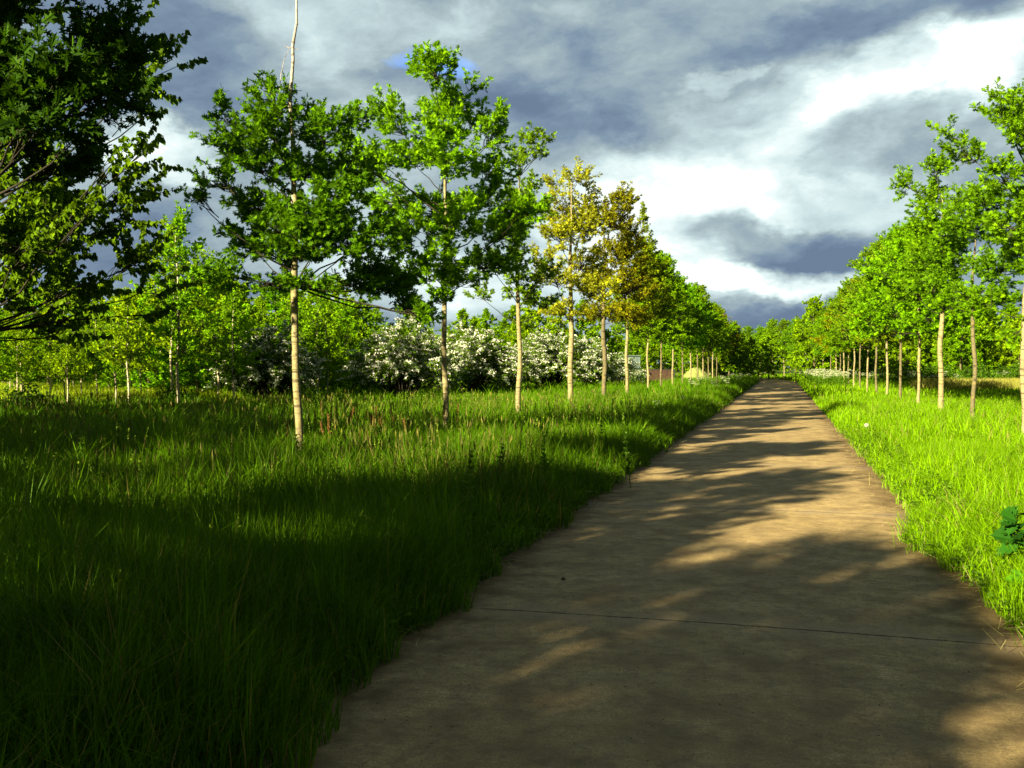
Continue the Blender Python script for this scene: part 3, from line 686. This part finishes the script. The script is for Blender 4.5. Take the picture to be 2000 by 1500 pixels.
for i, (px, d, s_) in enumerate(sp):
    o = SH[i % 2]
    if i % 2 in us: o = copy_tree(o)
    us.add(i % 2); x, y = at(px, d); o.location = (x, y, 0); o.scale = (s_,) * 3; tag(o, 'low shrub in the hedge line beyond the right meadow', 'shrub', 'shrubs beyond the right meadow')
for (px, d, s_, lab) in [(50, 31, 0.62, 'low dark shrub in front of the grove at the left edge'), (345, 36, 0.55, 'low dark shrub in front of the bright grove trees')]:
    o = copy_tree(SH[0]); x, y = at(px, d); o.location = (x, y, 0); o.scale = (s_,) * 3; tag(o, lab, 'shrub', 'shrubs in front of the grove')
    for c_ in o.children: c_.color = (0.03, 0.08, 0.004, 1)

rs = R(15)
for px in list(np.arange(225, 470, 19)) + list(np.arange(590, 760, 19)):
    o = copy_tree(SH[rs.randint(2)]); x, y = at(px + rs.uniform(-7, 7), rs.uniform(49, 60)); s_ = rs.uniform(1.0, 1.5); o.location = (x, y, 0); o.scale = (s_, s_, s_ * 1.15); o.rotation_euler = (0, 0, rs.uniform(0, 6))
    tag(o, 'bright green thicket shrub among the trunks of the birch grove', 'shrub', 'shrubs of the thicket in the grove')
    for c_ in o.children: c_.color = (0.10 + .06 * rs.rand(), 0.26, 0.002, 1)
# ------------------------------------------------------------------ shed, fence, heap beyond the left row
x, y = at(1228, 92); root = empty('shed', (x, y, 0), YAW); tag(root, 'pale grey corrugated shed half hidden behind the sixth oak trunk', 'shed')
g = Geo(); nr = 30; W = 1.9
xs = np.linspace(-W / 2, W / 2, nr); zz = 0.018 * np.cos(np.arange(nr) * pi)
V = [(a, -0.9 + b, h) for h in (0, 2.45) for a, b in zip(xs, zz)]; f = []
for q in range(nr - 1): f += [q, q + 1, nr + q + 1, nr + q]
g.add(V, f, [4] * (nr - 1)); g.box((0, 0.02, 1.22), (W - 0.06, 1.75, 2.44))
link('wall', g.mesh('wall', M_SHED), root)
g = Geo(); g.box((0, 0, 2.52), (W + 0.2, 2.1, 0.08), bev=0.02); link('roof', g.mesh('roof', M_SHED), root)
x, y = at(1288, 84); root = empty('board_fence', (x, y, 0), YAW); tag(root, 'low brown board fence behind the left row of oaks', 'fence')
rs = R(3)
g = Geo()
for q in range(15): g.box((-1.1 + q * 0.16, 0, 0.62 + rs.uniform(-.01, .01)), (0.145, 0.02, 1.24), rnd=rs.rand(), bev=0.004)
link('boards', g.mesh('boards', M_BROWN), root)
g = Geo(); g.box((-0.65, -0.045, 1.27), (4.0, 0.06, 0.06), bev=.01); g.box((0, 0.04, 0.4), (2.3, 0.05, 0.08)); link('rail', g.mesh('rail', M_STEEL), root)
for q in (-2.5, -1.22, 1.28):
    g = Geo(); g.box((q, 0.03, 0.64), (0.08, 0.08, 1.3), bev=.01); link('post', g.mesh('post', M_STEEL), root)
def heap(px, d, rx, ry, h, lab, seed):
    rs = R(seed); g = Geo(); n1, n2 = 14, 36; V = [(0, 0, h)]
    for i in range(1, n1):
        t = i / (n1 - 1)
        for j in range(n2):
            a = j * 2 * pi / n2; k_ = 1 + 0.12 * math.sin(3 * a + seed) + 0.06 * math.sin(7 * a)
            V.append((rx * t * k_ * cos(a), ry * t * k_ * sin(a), h * (1 - t * t) ** 1.2 * (1 + rs.normal(0, .05)) - (0.03 if i == n1 - 1 else 0)))
    f = []; sz = []
    for j in range(n2): f += [0, 1 + j, 1 + (j + 1) % n2]; sz.append(3)
    for i in range(n1 - 2):
        for j in range(n2): f += [1 + i * n2 + j, 1 + (i + 1) * n2 + j, 1 + (i + 1) * n2 + (j + 1) % n2, 1 + i * n2 + (j + 1) % n2]; sz.append(4)
    g.add(V, f, sz); x, y = at(px, d); o = link('sand_heap', g.mesh('sand_heap', M_SAND, True), loc=(x, y, 0)); tag(o, lab, 'heap')
heap(1358, 100, 1.7, 1.5, 1.35, 'pale heap behind the middle of the left row of oaks', 1)
heap(1402, 112, 2.4, 1.8, 0.95, 'lower pale heap to the right of the taller one', 2)

# ------------------------------------------------------------------ grass
def vnoise(x, y, s, seed=0):
    return (np.sin(x * s * 1.3 + 1.7 * np.sin(y * s * 0.9 + seed)) + np.sin(y * s * 1.1 + 2.1 * np.sin(x * s * 0.7 + seed * 2)) + np.sin((x + y) * s * 2.3 + seed)) / 3
def edge_jit(y, seed): return 0.06 * np.sin(y * 2.1 + seed) + 0.05 * np.sin(y * 5.3 + 2 * seed) + 0.04 * np.sin(y * 11.7 + seed)
def tuft_out(y):                                     # the big tuft that flops over the path's right edge
    return 0.28 * np.exp(-((y - 9.2) / 1.0) ** 2)
TREES_XY = []
def sample(n, d0, d1, rs, wid=0.60):
    d = np.sqrt(rs.uniform(d0 * d0, d1 * d1, n)); lat = rs.uniform(-wid - 0.5 / d, wid + 0.5 / d, n) * d
    x = -sin(YAW) * d + cos(YAW) * lat; y = cos(YAW) * d + sin(YAW) * lat
    return x, y
BL = np.array([(-0.5, 0, 0), (0.5, 0, 0), (0.36, 0.55, 0), (-0.36, 0.55, 0), (0, 1, 0)])
def blades(g, x, y, z0, h, wd, rs, lean, leandir, rnd, mi=0):
    n = len(x)
    a = rs.uniform(0, 2 * pi, n); sx, sy = np.cos(a), np.sin(a)
    ld = leandir + rs.normal(0, 1.7, n); lx, ly = np.cos(ld), np.sin(ld)
    hh = h[:, None]; base = np.stack([x, y, z0], 1); S = np.stack([sx, sy, np.zeros(n)], 1) * (wd[:, None] / 2)
    Ld = np.stack([lx, ly, np.zeros(n)], 1); l1 = lean[:, None]
    up = np.array([[0, 0, 1.0]])
    m_ = base + up * hh * 0.58 * (1 - 0.12 * l1) + Ld * hh * 0.22 * l1
    t_ = base + up * hh * (1 - 0.38 * l1 ** 1.5) + Ld * hh * 0.78 * l1
    V = np.stack([base - S, base + S, m_ + S * 0.85, m_ - S * 0.85, t_], 1).reshape(-1, 3)
    idx = np.array([0, 1, 2, 3, 3, 2, 4])[None] + (np.arange(n) * 5)[:, None]
    g.add(V, idx.ravel(), np.tile([4, 3], n), np.repeat(rnd, 2), mi)
gl_, gr_ = Geo(), Geo(); rs = R(77)
QL = 1.0
bands = [(2.0, 7.5, 95000, 0.0060), (7.5, 17, 150000, 0.0085), (17, 42, 170000, 0.019), (42, 85, 130000, 0.040), (85, 170, 90000, 0.085)]
for (d0, d1, n_, wd) in bands:
    x, y = sample(int(n_ * QL), d0, d1, rs); sd_ = path_side(x, y)
    eL = -PW / 2 + 0.08 + edge_jit(y, 1.0) * 1.1 + 0.24 * np.clip((6.5 - y) / 3, 0, 1); eR = PW / 2 + 0.02 + edge_jit(y, 3.0) * 0.8 - tuft_out(y)
    left = sd_ < eL; right = sd_ > eR
    # left meadow: tall, uneven
    xx, yy = x[left], y[left]; n = len(xx); e = np.clip((eL[left] - sd_[left]) / 0.45, 0, 1)
    ht = (0.57 + 0.14 * vnoise(xx, yy, 0.8) + 0.13 * vnoise(xx, yy, 4.1, 2) + 0.07 * vnoise(xx, yy, 11, 6)) * rs.uniform(0.45, 1.25, n) * (0.40 + 0.60 * e)
    far = np.hypot(xx, yy) > 24; ht = np.where(far & (xx < -9), ht * 0.75, ht)
    ln = np.clip(rs.uniform(0.05, 1.0, n) + 0.25 * vnoise(xx, yy, 1.9, 5), 0.05, 1.3)
    rn = np.clip(rs.rand(n) * 0.9 + 0.12 * vnoise(xx, yy, 0.5, 9), 0, 1)
    blades(gl_, xx, yy, np.zeros(n), ht, wd * rs.uniform(0.7, 1.3, n), rs, ln, 1.5 * vnoise(xx, yy, 0.7, 3) * pi + 0.3, rn)
    xx, yy = x[right], y[right]; n = len(xx); e = np.clip((sd_[right] - eR[right]) / 0.5, 0, 1)
    tf = np.exp(-((yy - 9.2) / 0.9) ** 2) * (sd_[right] < 2.6)
    ht = (0.38 + 0.08 * vnoise(xx, yy, 0.9, 4) + 0.09 * vnoise(xx, yy, 4.3, 2) + 0.05 * vnoise(xx, yy, 12, 2)) * rs.uniform(0.5, 1.25, n) * (0.40 + 0.60 * e) * (1 + 0.25 * tf)
    ht = np.where(sd_[right] > 5, ht * 0.85, ht)
    ln = np.clip(rs.uniform(0.1, 0.8, n) + 0.2 * vnoise(xx, yy, 1.7, 5) + 0.6 * tf, 0.05, 1.35)
    rn = np.clip(rs.rand(n) * 0.9 + 0.12 * vnoise(xx, yy, 0.5, 9), 0, 1)
    ldir = np.where(tf > 0.2, pi, 1.5 * vnoise(xx, yy, 0.8, 8) * pi + pi)
    blades(gr_, xx, yy, np.zeros(n), ht, wd * rs.uniform(0.7, 1.3, n), rs, ln, ldir, rn)
# tall edge of rank grass along the path's left side further on
n = 60000; s_ = 16 + 84 * rs.rand(n) ** 1.4; off = -PW / 2 - rs.uniform(0.0, 1.6, n) ** 1.0; xx = PX0 + off; yy = s_
wd = 0.006 + 0.00045 * yy
blades(gl_, xx, yy, np.zeros(n), (0.62 * rs.uniform(.5, 1.15, n)) * np.clip((-off - PW / 2) / 0.5 + 0.35, 0, 1), wd, rs, rs.uniform(.2, 1.0, n), rs.uniform(0, 6.28, n), rs.rand(n))
def clumps(g, cx, cy, per_, hmin, hmax, wd, spreadr):
    n = len(cx) * per_; x = np.repeat(cx, per_) + rs.normal(0, spreadr, n); y = np.repeat(cy, per_) + rs.normal(0, spreadr, n)
    blades(g, x, y, np.zeros(n), np.repeat(rs.uniform(hmin, hmax, len(cx)), per_) * rs.uniform(.6, 1.1, n), wd * rs.uniform(.6, 1.3, n) * (1 + np.hypot(x, y) * .05), rs, rs.uniform(.3, 1.25, n),
           rs.uniform(0, 6.28, n), np.repeat(rs.uniform(0.2, .9, len(cx)), per_) + rs.uniform(-.1, .1, n))
cx_, cy_ = sample(1500, 3, 26, rs); k_ = path_side(cx_, cy_) < -2.15; clumps(gl_, cx_[k_], cy_[k_], 22, .50, .95, .008, .05)
cx_, cy_ = sample(3200, 8, 60, rs); k_ = path_side(cx_, cy_) < -2.3; clumps(gl_, cx_[k_], cy_[k_], 12, .45, .9, .012, .07)
cx_, cy_ = sample(1500, 4, 30, rs); k_ = path_side(cx_, cy_) > 1.9; clumps(gr_, cx_[k_], cy_[k_], 16, .30, .62, .007, .05)
cy_ = 3.4 + 26 * rs.rand(420) ** 1.2; sg = rs.rand(420) < .5; cx_ = PX0 + np.where(sg, -PW / 2 - rs.uniform(.0, .22, 420), PW / 2 + rs.uniform(-.02, .2, 420) - tuft_out(cy_))
clumps(gl_, cx_[sg], cy_[sg], 16, .22, .50, .006, .05); clumps(gr_, cx_[~sg], cy_[~sg], 16, .18, .38, .006, .05)
cy_ = rs.normal(9.1, .5, 60); clumps(gr_, PX0 + PW / 2 + rs.uniform(-.12, .35, 60), cy_, 26, .30, .46, .006, .04)
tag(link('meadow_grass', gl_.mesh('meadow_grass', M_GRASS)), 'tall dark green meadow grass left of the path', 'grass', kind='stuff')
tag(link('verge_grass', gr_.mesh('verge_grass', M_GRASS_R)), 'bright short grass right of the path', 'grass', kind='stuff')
# flowering stalks with pale seed heads
g = Geo(); n = 2200; x, y = sample(n, 4, 32, rs); sd_ = path_side(x, y); k_ = (sd_ < -2.2) | ((sd_ > 2.2) & (rs.rand(n) < 0.4)); x, y = x[k_], y[k_]
for a, b in zip(x, y):
    sdv = float(path_side(a, b)); h = rs.uniform(0.55, 0.85) * (1 if sdv < 0 else 0.7); lx, ly = rs.normal(0, 0.09, 2); w_ = 0.0022 + 0.0003 * math.hypot(a, b) * 0.5
    top = np.array([a + lx, b + ly, h]); g.tube([(a, b, 0), (a + lx * .3, b + ly * .3, h * .6), tuple(top)], [w_, w_ * .8, w_ * .5], 3, rnd=rs.rand())
    m_ = 9; q = rs.uniform(0.80, 1.02, m_)[:, None]; c_ = np.array([a, b, 0]) * (1 - q) + top * q
    g.stamp(*SMALL[:3], c_, rs.normal(0, .6, (m_, 3)) + (0, 0, 1.), rs.normal(0, 1, (m_, 3)), 0.020 + 0.0006 * math.hypot(a, b), rs.rand(m_))
tag(link('seeding_grass', g.mesh('seeding_grass', leaf_mat('seed_head', 0.3, (0.13, 0.21, 0.015, 1)))), 'grass stalks gone to seed above the meadow', 'grass', kind='stuff')
g = Geo(); n = 1700; d = rs.uniform(10, 34, n); px = rs.uniform(-60, 1250, n); r_ = d * (px - 1000) / F; x = -sin(YAW) * d + cos(YAW) * r_; y = cos(YAW) * d + sin(YAW) * r_
k_ = (path_side(x, y) < -2.6) & (vnoise(x, y, .6, 4) > -.1); x, y = x[k_], y[k_]
for a, b in zip(x, y):
    h = rs.uniform(.55, .85); lx, ly = rs.normal(0, .08, 2); dd = math.hypot(a, b); w_ = .0022 + .00016 * dd; top = np.array([a + lx, b + ly, h])
    g.tube([(a, b, .1), (a + lx * .4, b + ly * .4, h * .6), tuple(top)], [w_, w_ * .8, w_ * .5], 3, rnd=rs.rand())
    g.tube([top - (lx * .15, ly * .15, .10), top - (0, 0, .05), top + (0, 0, .01)], [w_ * .8, .006 + .0003 * dd, .001], 4, rnd=rs.rand())
tag(link('foxtail_grass', g.mesh('foxtail_grass', leaf_mat('foxtail', 0.3, (0.15, 0.155, 0.035, 1)))), 'pale brown foxtail heads scattered over the left meadow', 'grass', kind='stuff')
# dry straw-coloured grass at the far right and pale grove grass, its sunlight painted into the blade colour
g = Geo(); n = 30000; d = rs.uniform(58, 82, n); px = 1780 + 380 * rs.rand(n) ** 0.8; r_ = d * (px - 1000) / F; x = -sin(YAW) * d + cos(YAW) * r_; y = cos(YAW) * d + sin(YAW) * r_
blades(g, x, y, np.zeros(n), rs.uniform(.35, .75, n), np.full(n, 0.035), rs, rs.uniform(.1, .6, n), rs.uniform(0, 6, n), rs.rand(n))
tag(link('dry_grass', g.mesh('dry_grass', leaf_mat('dry_blade', 0.4, (0.26, 0.27, 0.05, 1)))), 'pale dry grass beyond the right row of oaks', 'grass', kind='stuff')
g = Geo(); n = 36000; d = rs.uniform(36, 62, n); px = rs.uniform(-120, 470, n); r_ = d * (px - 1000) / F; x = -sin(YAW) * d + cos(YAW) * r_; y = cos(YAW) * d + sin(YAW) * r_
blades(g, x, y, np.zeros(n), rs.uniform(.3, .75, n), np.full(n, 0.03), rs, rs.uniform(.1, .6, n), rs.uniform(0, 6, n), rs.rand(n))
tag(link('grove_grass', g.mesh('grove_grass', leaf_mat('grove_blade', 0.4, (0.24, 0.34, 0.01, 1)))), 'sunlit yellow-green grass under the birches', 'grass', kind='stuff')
# small broad-leaved ground cover along the path's edges
g = Geo(); n = 16000; s_ = 2.6 + 22 * rs.rand(n) ** 1.3; left = rs.rand(n) < 0.62
off = np.where(left, -PW / 2 - rs.uniform(-0.10, 0.7, n), PW / 2 + rs.uniform(-0.06, 0.5, n) - tuft_out(s_)); z = rs.uniform(0.03, 0.16, n) + np.clip(abs(off) - PW / 2, 0, 1) * .25
g.stamp(*HEART[:3], np.stack([PX0 + off, s_, z], 1), rs.normal(0, 1, (n, 3)) * (1, 1, .4), rs.normal(0, .5, (n, 3)) + (0, 0, 1.2), rs.uniform(.02, .055, n), rs.rand(n))
tag(link('edge_weeds', g.mesh('edge_weeds', leaf_mat('edge_leaf', 0.35, (0.07, 0.15, 0.006, 1)))), 'small creeping weeds along both edges of the path', 'weeds', kind='stuff')
# straw and dead grass lying at the edges
g = Geo(); n = 4000; s_ = 3 + 22 * rs.rand(n) ** 1.2; sg = np.where(rs.rand(n) < 0.4, -1, 1); off = sg * (PW / 2 + rs.normal(0.05, 0.13, n)) - np.where(sg > 0, tuft_out(s_) * .8, 0)
bx = np.array([(-.5, 0, 0), (.5, 0, 0), (.3, 1, .1), (-.3, 1, .1)])
g.stamp(bx, [0, 1, 2, 3], [4], np.stack([PX0 + off, s_, rs.uniform(0.035, 0.09, n)], 1), rs.normal(0, 1, (n, 3)) * (1, 1, .25), rs.normal(0, .2, (n, 3)) + (0, 0, 1), rs.uniform(.05, .20, n), rs.rand(n), wid=0.005)
tag(link('straw', g.mesh('straw', M_STRAW)), 'dead straw lying along the edges of the path', 'straw', kind='stuff')
# crumbs, grit and bits of leaf on the concrete
g = Geo(); n = 3800; s_ = 3 + 25 * rs.rand(n) ** 1.5; off = np.where(rs.rand(n) < .5, rs.uniform(-PW / 2, PW / 2, n), np.sign(rs.rand(n) - .5) * (PW / 2 - abs(rs.normal(0, .16, n))))
g.stamp(*SMALL[:3], np.stack([PX0 + off, s_, np.full(n, 0.038)], 1), rs.normal(0, 1, (n, 3)) * (1, 1, .2), rs.normal(0, .3, (n, 3)) + (0, 0, 1), rs.uniform(.004, .016, n), rs.rand(n), wid=rs.uniform(.006, .016, n))
tag(link('path_litter', g.mesh('path_litter', M_LITTER)), 'crumbs of leaf and grit on the concrete', 'litter', kind='stuff')

# ------------------------------------------------------------------ single plants
def dock(seed):
    rs = R(seed); h = 0.85; g = Geo(); g.tube([(0, 0, 0), (.01, 0, h * .6), (.02, .01, h)], [.006, .005, .003], 5); st = g
    gs = Geo(); m_ = 150; z = rs.uniform(.76, 1.03, m_) * h; a = rs.uniform(0, 6.28, m_); rad = .018 * (1.1 - (z / h - .76) / .28)
    gs.stamp(*SMALL[:3], np.stack([np.cos(a) * rad * .4 + .015, np.sin(a) * rad * .4, z], 1), np.stack([np.cos(a), np.sin(a), np.full(m_, .8)], 1), rs.normal(0, 1, (m_, 3)), .020, rs.rand(m_))
    gv = Geo(); m_ = 7; a = rs.uniform(0, 6.28, m_); gv.stamp(*LANCE[:3], np.stack([0 * a, 0 * a, rs.uniform(.05, .4, m_)], 1), np.stack([np.cos(a), np.sin(a), np.full(m_, .8)], 1), np.tile([[0, 0, 1.]], (m_, 1)) + rs.normal(0, .2, (m_, 3)), .26, rs.rand(m_), wid=.2)
    r_ = empty('dock_plant', (0, 0, 0)); link('stem', st.mesh('stem', M_RUST), r_); link('seed_head', gs.mesh('seed_head', M_RUST), r_); link('foliage', gv.mesh('foliage', M_LEAF), r_, (.04, .12, .005)); return r_
docks = [dock(1), dock(2)]; rs = R(55); ud = set()
for i in range(60):
    px = rs.choice([rs.uniform(600, 800), rs.uniform(625, 780), rs.uniform(540, 900)]); d = rs.uniform(14.5, 22); k = i % 2; o = docks[k]
    if k in ud: o = copy_tree(o)
    ud.add(k); x, y = at(px, d); s_ = rs.uniform(.62, 1.0); o.location = (x, y, 0); o.scale = (s_ * 1.15, s_ * 1.15, s_); o.rotation_euler = (rs.normal(0, .10), rs.normal(0, .10), rs.uniform(0, 6))
    tag(o, 'rusty red dock spike standing in the grass between the first two oaks', 'plant', 'dock spikes in the meadow')
def parsley(seed, n_u=9, h=0.95):
    rs = R(seed); g, gf, gv = Geo(), Geo(), Geo(); g.tube([(0, 0, 0), (0, 0, h * .5)], [.008, .006], 5)
    for i in range(n_u):
        a = rs.uniform(0, 6.28); l = rs.uniform(.05, .28); top = np.array([cos(a) * l, sin(a) * l, h * rs.uniform(.75, 1.05)])
        gf.tube([(0, 0, h * rs.uniform(.2, .5)), top * (.5, .5, .8), top - (0, 0, -.004)], [.005, .004, .003], 4, mi=1)
        m_ = 42; rr = .075 * np.sqrt(rs.rand(m_)); aa = rs.uniform(0, 6.28, m_); P_ = top + np.stack([rr * np.cos(aa), rr * np.sin(aa), .012 * rs.rand(m_) - rr * .2], 1)
        gf.stamp(*SMALL[:3], P_, rs.normal(0, 1, (m_, 3)) * (1, 1, .3), rs.normal(0, .3, (m_, 3)) + (0, 0, 1), .030, rs.rand(m_), wid=.04)
    m_ = 90; P_ = rs.normal(0, .13, (m_, 3)) * (1, 1, 0) + np.stack([0 * rs.rand(m_), 0 * rs.rand(m_), rs.uniform(.1, .6, m_)], 1)
    gv.stamp(*LANCE[:3], P_, rs.normal(0, 1, (m_, 3)) + (0, 0, .3), rs.normal(0, .5, (m_, 3)) + (0, 0, 1), .09, rs.rand(m_), wid=.12)
    r_ = empty('cow_parsley', (0, 0, 0)); link('stem', g.mesh('stem', M_GRASS), r_); link('flower_head', gf.mesh('flower_head', [M_CREAM, M_GRASS]), r_); link('foliage', gv.mesh('foliage', M_LEAF), r_, (.06, .14, .005)); return r_
PA = [parsley(1), parsley(2, 12, 1.05)]; up_ = set()
def put_pa(i, x, y, s_, lab, grp):
    k = i % 2; o = PA[k]
    if k in up_: o = copy_tree(o)
    up_.add(k); o.location = (x, y, 0); o.scale = (s_,) * 3; o.rotation_euler = (0, 0, i * 1.3); tag(o, lab, 'plant', grp)
for i in range(46):
    s_ = rs.uniform(66, 92); put_pa(i, PX0 + PW / 2 + .5 + rs.uniform(0, 2.6), s_, rs.uniform(1.0, 1.35), 'cow parsley in the dense pale drift beside the far bend of the path', 'cow parsley at the bend')
for i in range(26):
    s_ = rs.uniform(45, 110); put_pa(i, PX0 - PW / 2 - rs.uniform(.6, 2.8), s_, rs.uniform(.7, .95), 'cow parsley scattered under the far end of the left row', 'cow parsley under the left row')
for i in range(26):
    x, y = at(rs.uniform(1640, 2080), rs.uniform(66, 84)); put_pa(i, x, y, rs.uniform(.9, 1.2), 'cow parsley scattered through the far right meadow', 'cow parsley in the right meadow')
for i, (px, d, lab) in enumerate([(1335, 34, 'white umbel plant in the verge grass left of the mid path'), (1288, 28, 'white umbel plant in the verge nearest the thick pale trunk'), (1425, 55, 'white umbel plant close to the path under the far oaks')]):
    x, y = at(px, d); put_pa(i, x, y, .55, lab, 'cow parsley in the left verge')
def weed(seed, h=.75, kindleaf=LANCE):
    rs = R(seed); g, gv = Geo(), Geo(); top = np.array([rs.normal(0, .05), rs.normal(0, .05), h]); g.tube([(0, 0, 0), top * (.4, .4, .6), top], [.006, .005, .003], 5)
    m_ = 46; q = rs.uniform(.25, 1, m_); a = rs.uniform(0, 6.28, m_); P_ = top[None] * q[:, None]
    gv.stamp(*kindleaf[:3], P_, np.stack([np.cos(a), np.sin(a), np.full(m_, .75)], 1), np.tile([[0, 0, 1.]], (m_, 1)) + rs.normal(0, .2, (m_, 3)), .13 * (1.25 - q), rs.rand(m_), wid=.13)
    r_ = empty('leafy_weed', (0, 0, 0)); link('stem', g.mesh('stem', M_GRASS), r_); link('foliage', gv.mesh('foliage', M_LEAF), r_, (.10, .21, .02)); return r_
WE = [weed(1), weed(2, .85)]; uw = set()
for i, (px, d, lab) in enumerate([(152, 13, 'pale upright weed in the grass near the left edge'), (232, 14, 'pale upright weed below the bright grove trees'), (588, 12, 'weed standing at the foot of the nearest oak'), (640, 10.5, 'weed to the right of the nearest oak foot'),
        (968, 11, 'bright pale weed in the meadow below the third oak'), (1215, 18, 'tall weed in the meadow below the sixth oak'), (1232, 12.5, 'leafy weed on the left verge near the path edge'), (1065, 11, 'leafy weed in the meadow left of the path edge'), (905, 9.5, 'weed low in the dark grass left of the path'),
        (710, 11.5, 'leafy weed between the first two oaks'), (520, 12.5, 'leafy weed left of the nearest oak foot'), (420, 12, 'pale leafy weed in the middle of the left meadow'), (1170, 15, 'leafy weed in the meadow below the fifth oak')]):
    k = i % 2; o = WE[k]
    if k in uw: o = copy_tree(o)
    uw.add(k); x, y = at(px, d); s_ = rs.uniform(.8, 1.05); o.location = (x, y, 0); o.scale = (s_,) * 3; o.rotation_euler = (0, 0, i * 1.7); tag(o, lab, 'plant', 'weeds in the left meadow')
# broad-leaved plants at the right edge of the frame
def broad(px, d, h, nleaf, ls, lab, seed, color):
    rs = R(seed); g, gv = Geo(), Geo(); g.tube([(0, 0, 0), (.01, 0, h * .6), (0.0, .02, h)], [.007, .006, .003], 6)
    a = rs.uniform(0, 6.28, nleaf); q = np.linspace(.45, 1, nleaf); P_ = np.stack([0 * a, 0 * a, q * h], 1)
    J = tpl([(0.10, 0.10), (0.30, 0.22), (0.22, 0.34), (0.42, 0.50), (0.24, 0.60), (0.26, 0.80), (0.08, 0.86)])
    gv.stamp(*J[:3], P_, np.stack([np.cos(a), np.sin(a), rs.uniform(-.6, .5, nleaf)], 1), np.tile([[-.2, -.6, 1.]], (nleaf, 1)) + rs.normal(0, .35, (nleaf, 3)), ls * rs.uniform(.7, 1.1, nleaf), rs.rand(nleaf) * .7)
    x, y = at(px, d); r_ = empty('broad_leaved_plant', (x, y, 0)); link('stem', g.mesh('stem', M_GRASS), r_); link('foliage', gv.mesh('foliage', M_LEAF), r_, color); tag(r_, lab, 'plant')
broad(1988, 7.2, .50, 26, .17, 'dark jagged-leaved plant in the grass at the right edge', 5, (.030, .13, .008))
broad(2004, 6.3, .22, 8, .12, 'small bright broad-leaved plant at the path edge on the far right', 6, (.06, .20, .005))
# dandelion clock, yellow flowers
def dandelion(px, d, h, lab, seed, matf=M_FLUFF, rad=.028):
    rs = R(seed); x, y = at(px, d); r_ = empty('dandelion', (x, y, 0)); tag(r_, lab, 'flower')
    g = Geo(); g.tube([(0, 0, 0), (.015, 0, h * .5), (0, 0, h)], [.003, .0025, .002], 5); link('stem', g.mesh('stem', M_GRASS), r_)
    g = Geo(); m_ = 260; dv = unit(rs.normal(0, 1, (m_, 3)))
    if matf is M_YEL: dv[:, 2] = abs(dv[:, 2]) * .5
    g.stamp(*SMALL[:3], np.array([0, 0, h]) + dv * rad * .3, dv, rs.normal(0, 1, (m_, 3)), rad, rs.rand(m_), wid=rad * .4); link('seed_head' if matf is M_FLUFF else 'flower_head', g.mesh('head', matf), r_)
dandelion(1693, 18.6, .46, 'white dandelion clock above the grass right of the path', 1, rad=.032)
dandelion(1333, 30, .62, 'white dandelion clock on the left verge', 2, rad=.035)
dandelion(197, 19.5, .62, 'yellow flower in the dark grass at the left edge', 3, M_YEL, .03)
dandelion(206, 19.7, .66, 'second yellow flower just right of the first in the dark grass', 4, M_YEL, .03)
# dead curled leaf on the path and a dry stalk
g = Geo(); rs = R(4)
g.stamp(*OAK[:3], np.array([[0, 0, .012]]), np.array([[1, .3, .1]]), np.array([[0.1, -.5, 1.]]), [.05], [.2])
g.stamp(*OAK[:3], np.array([[0.01, 0.01, .016]]), np.array([[.4, 1, .25]]), np.array([[0.5, .2, 1.]]), [.04], [.4])
x, y = at(1094, 1900 * 1.57 / (1137 - 714)); tag(link('dead_leaf', g.mesh('dead_leaf', M_LITTER), loc=(x, y, .03)), 'small dark curled leaf lying on the left half of the path', 'leaf')

# remove unused prototypes
for k, o in enumerate(protos):
    if k not in used:
        for c_ in list(o.children): bpy.data.objects.remove(c_)
        bpy.data.objects.remove(o)
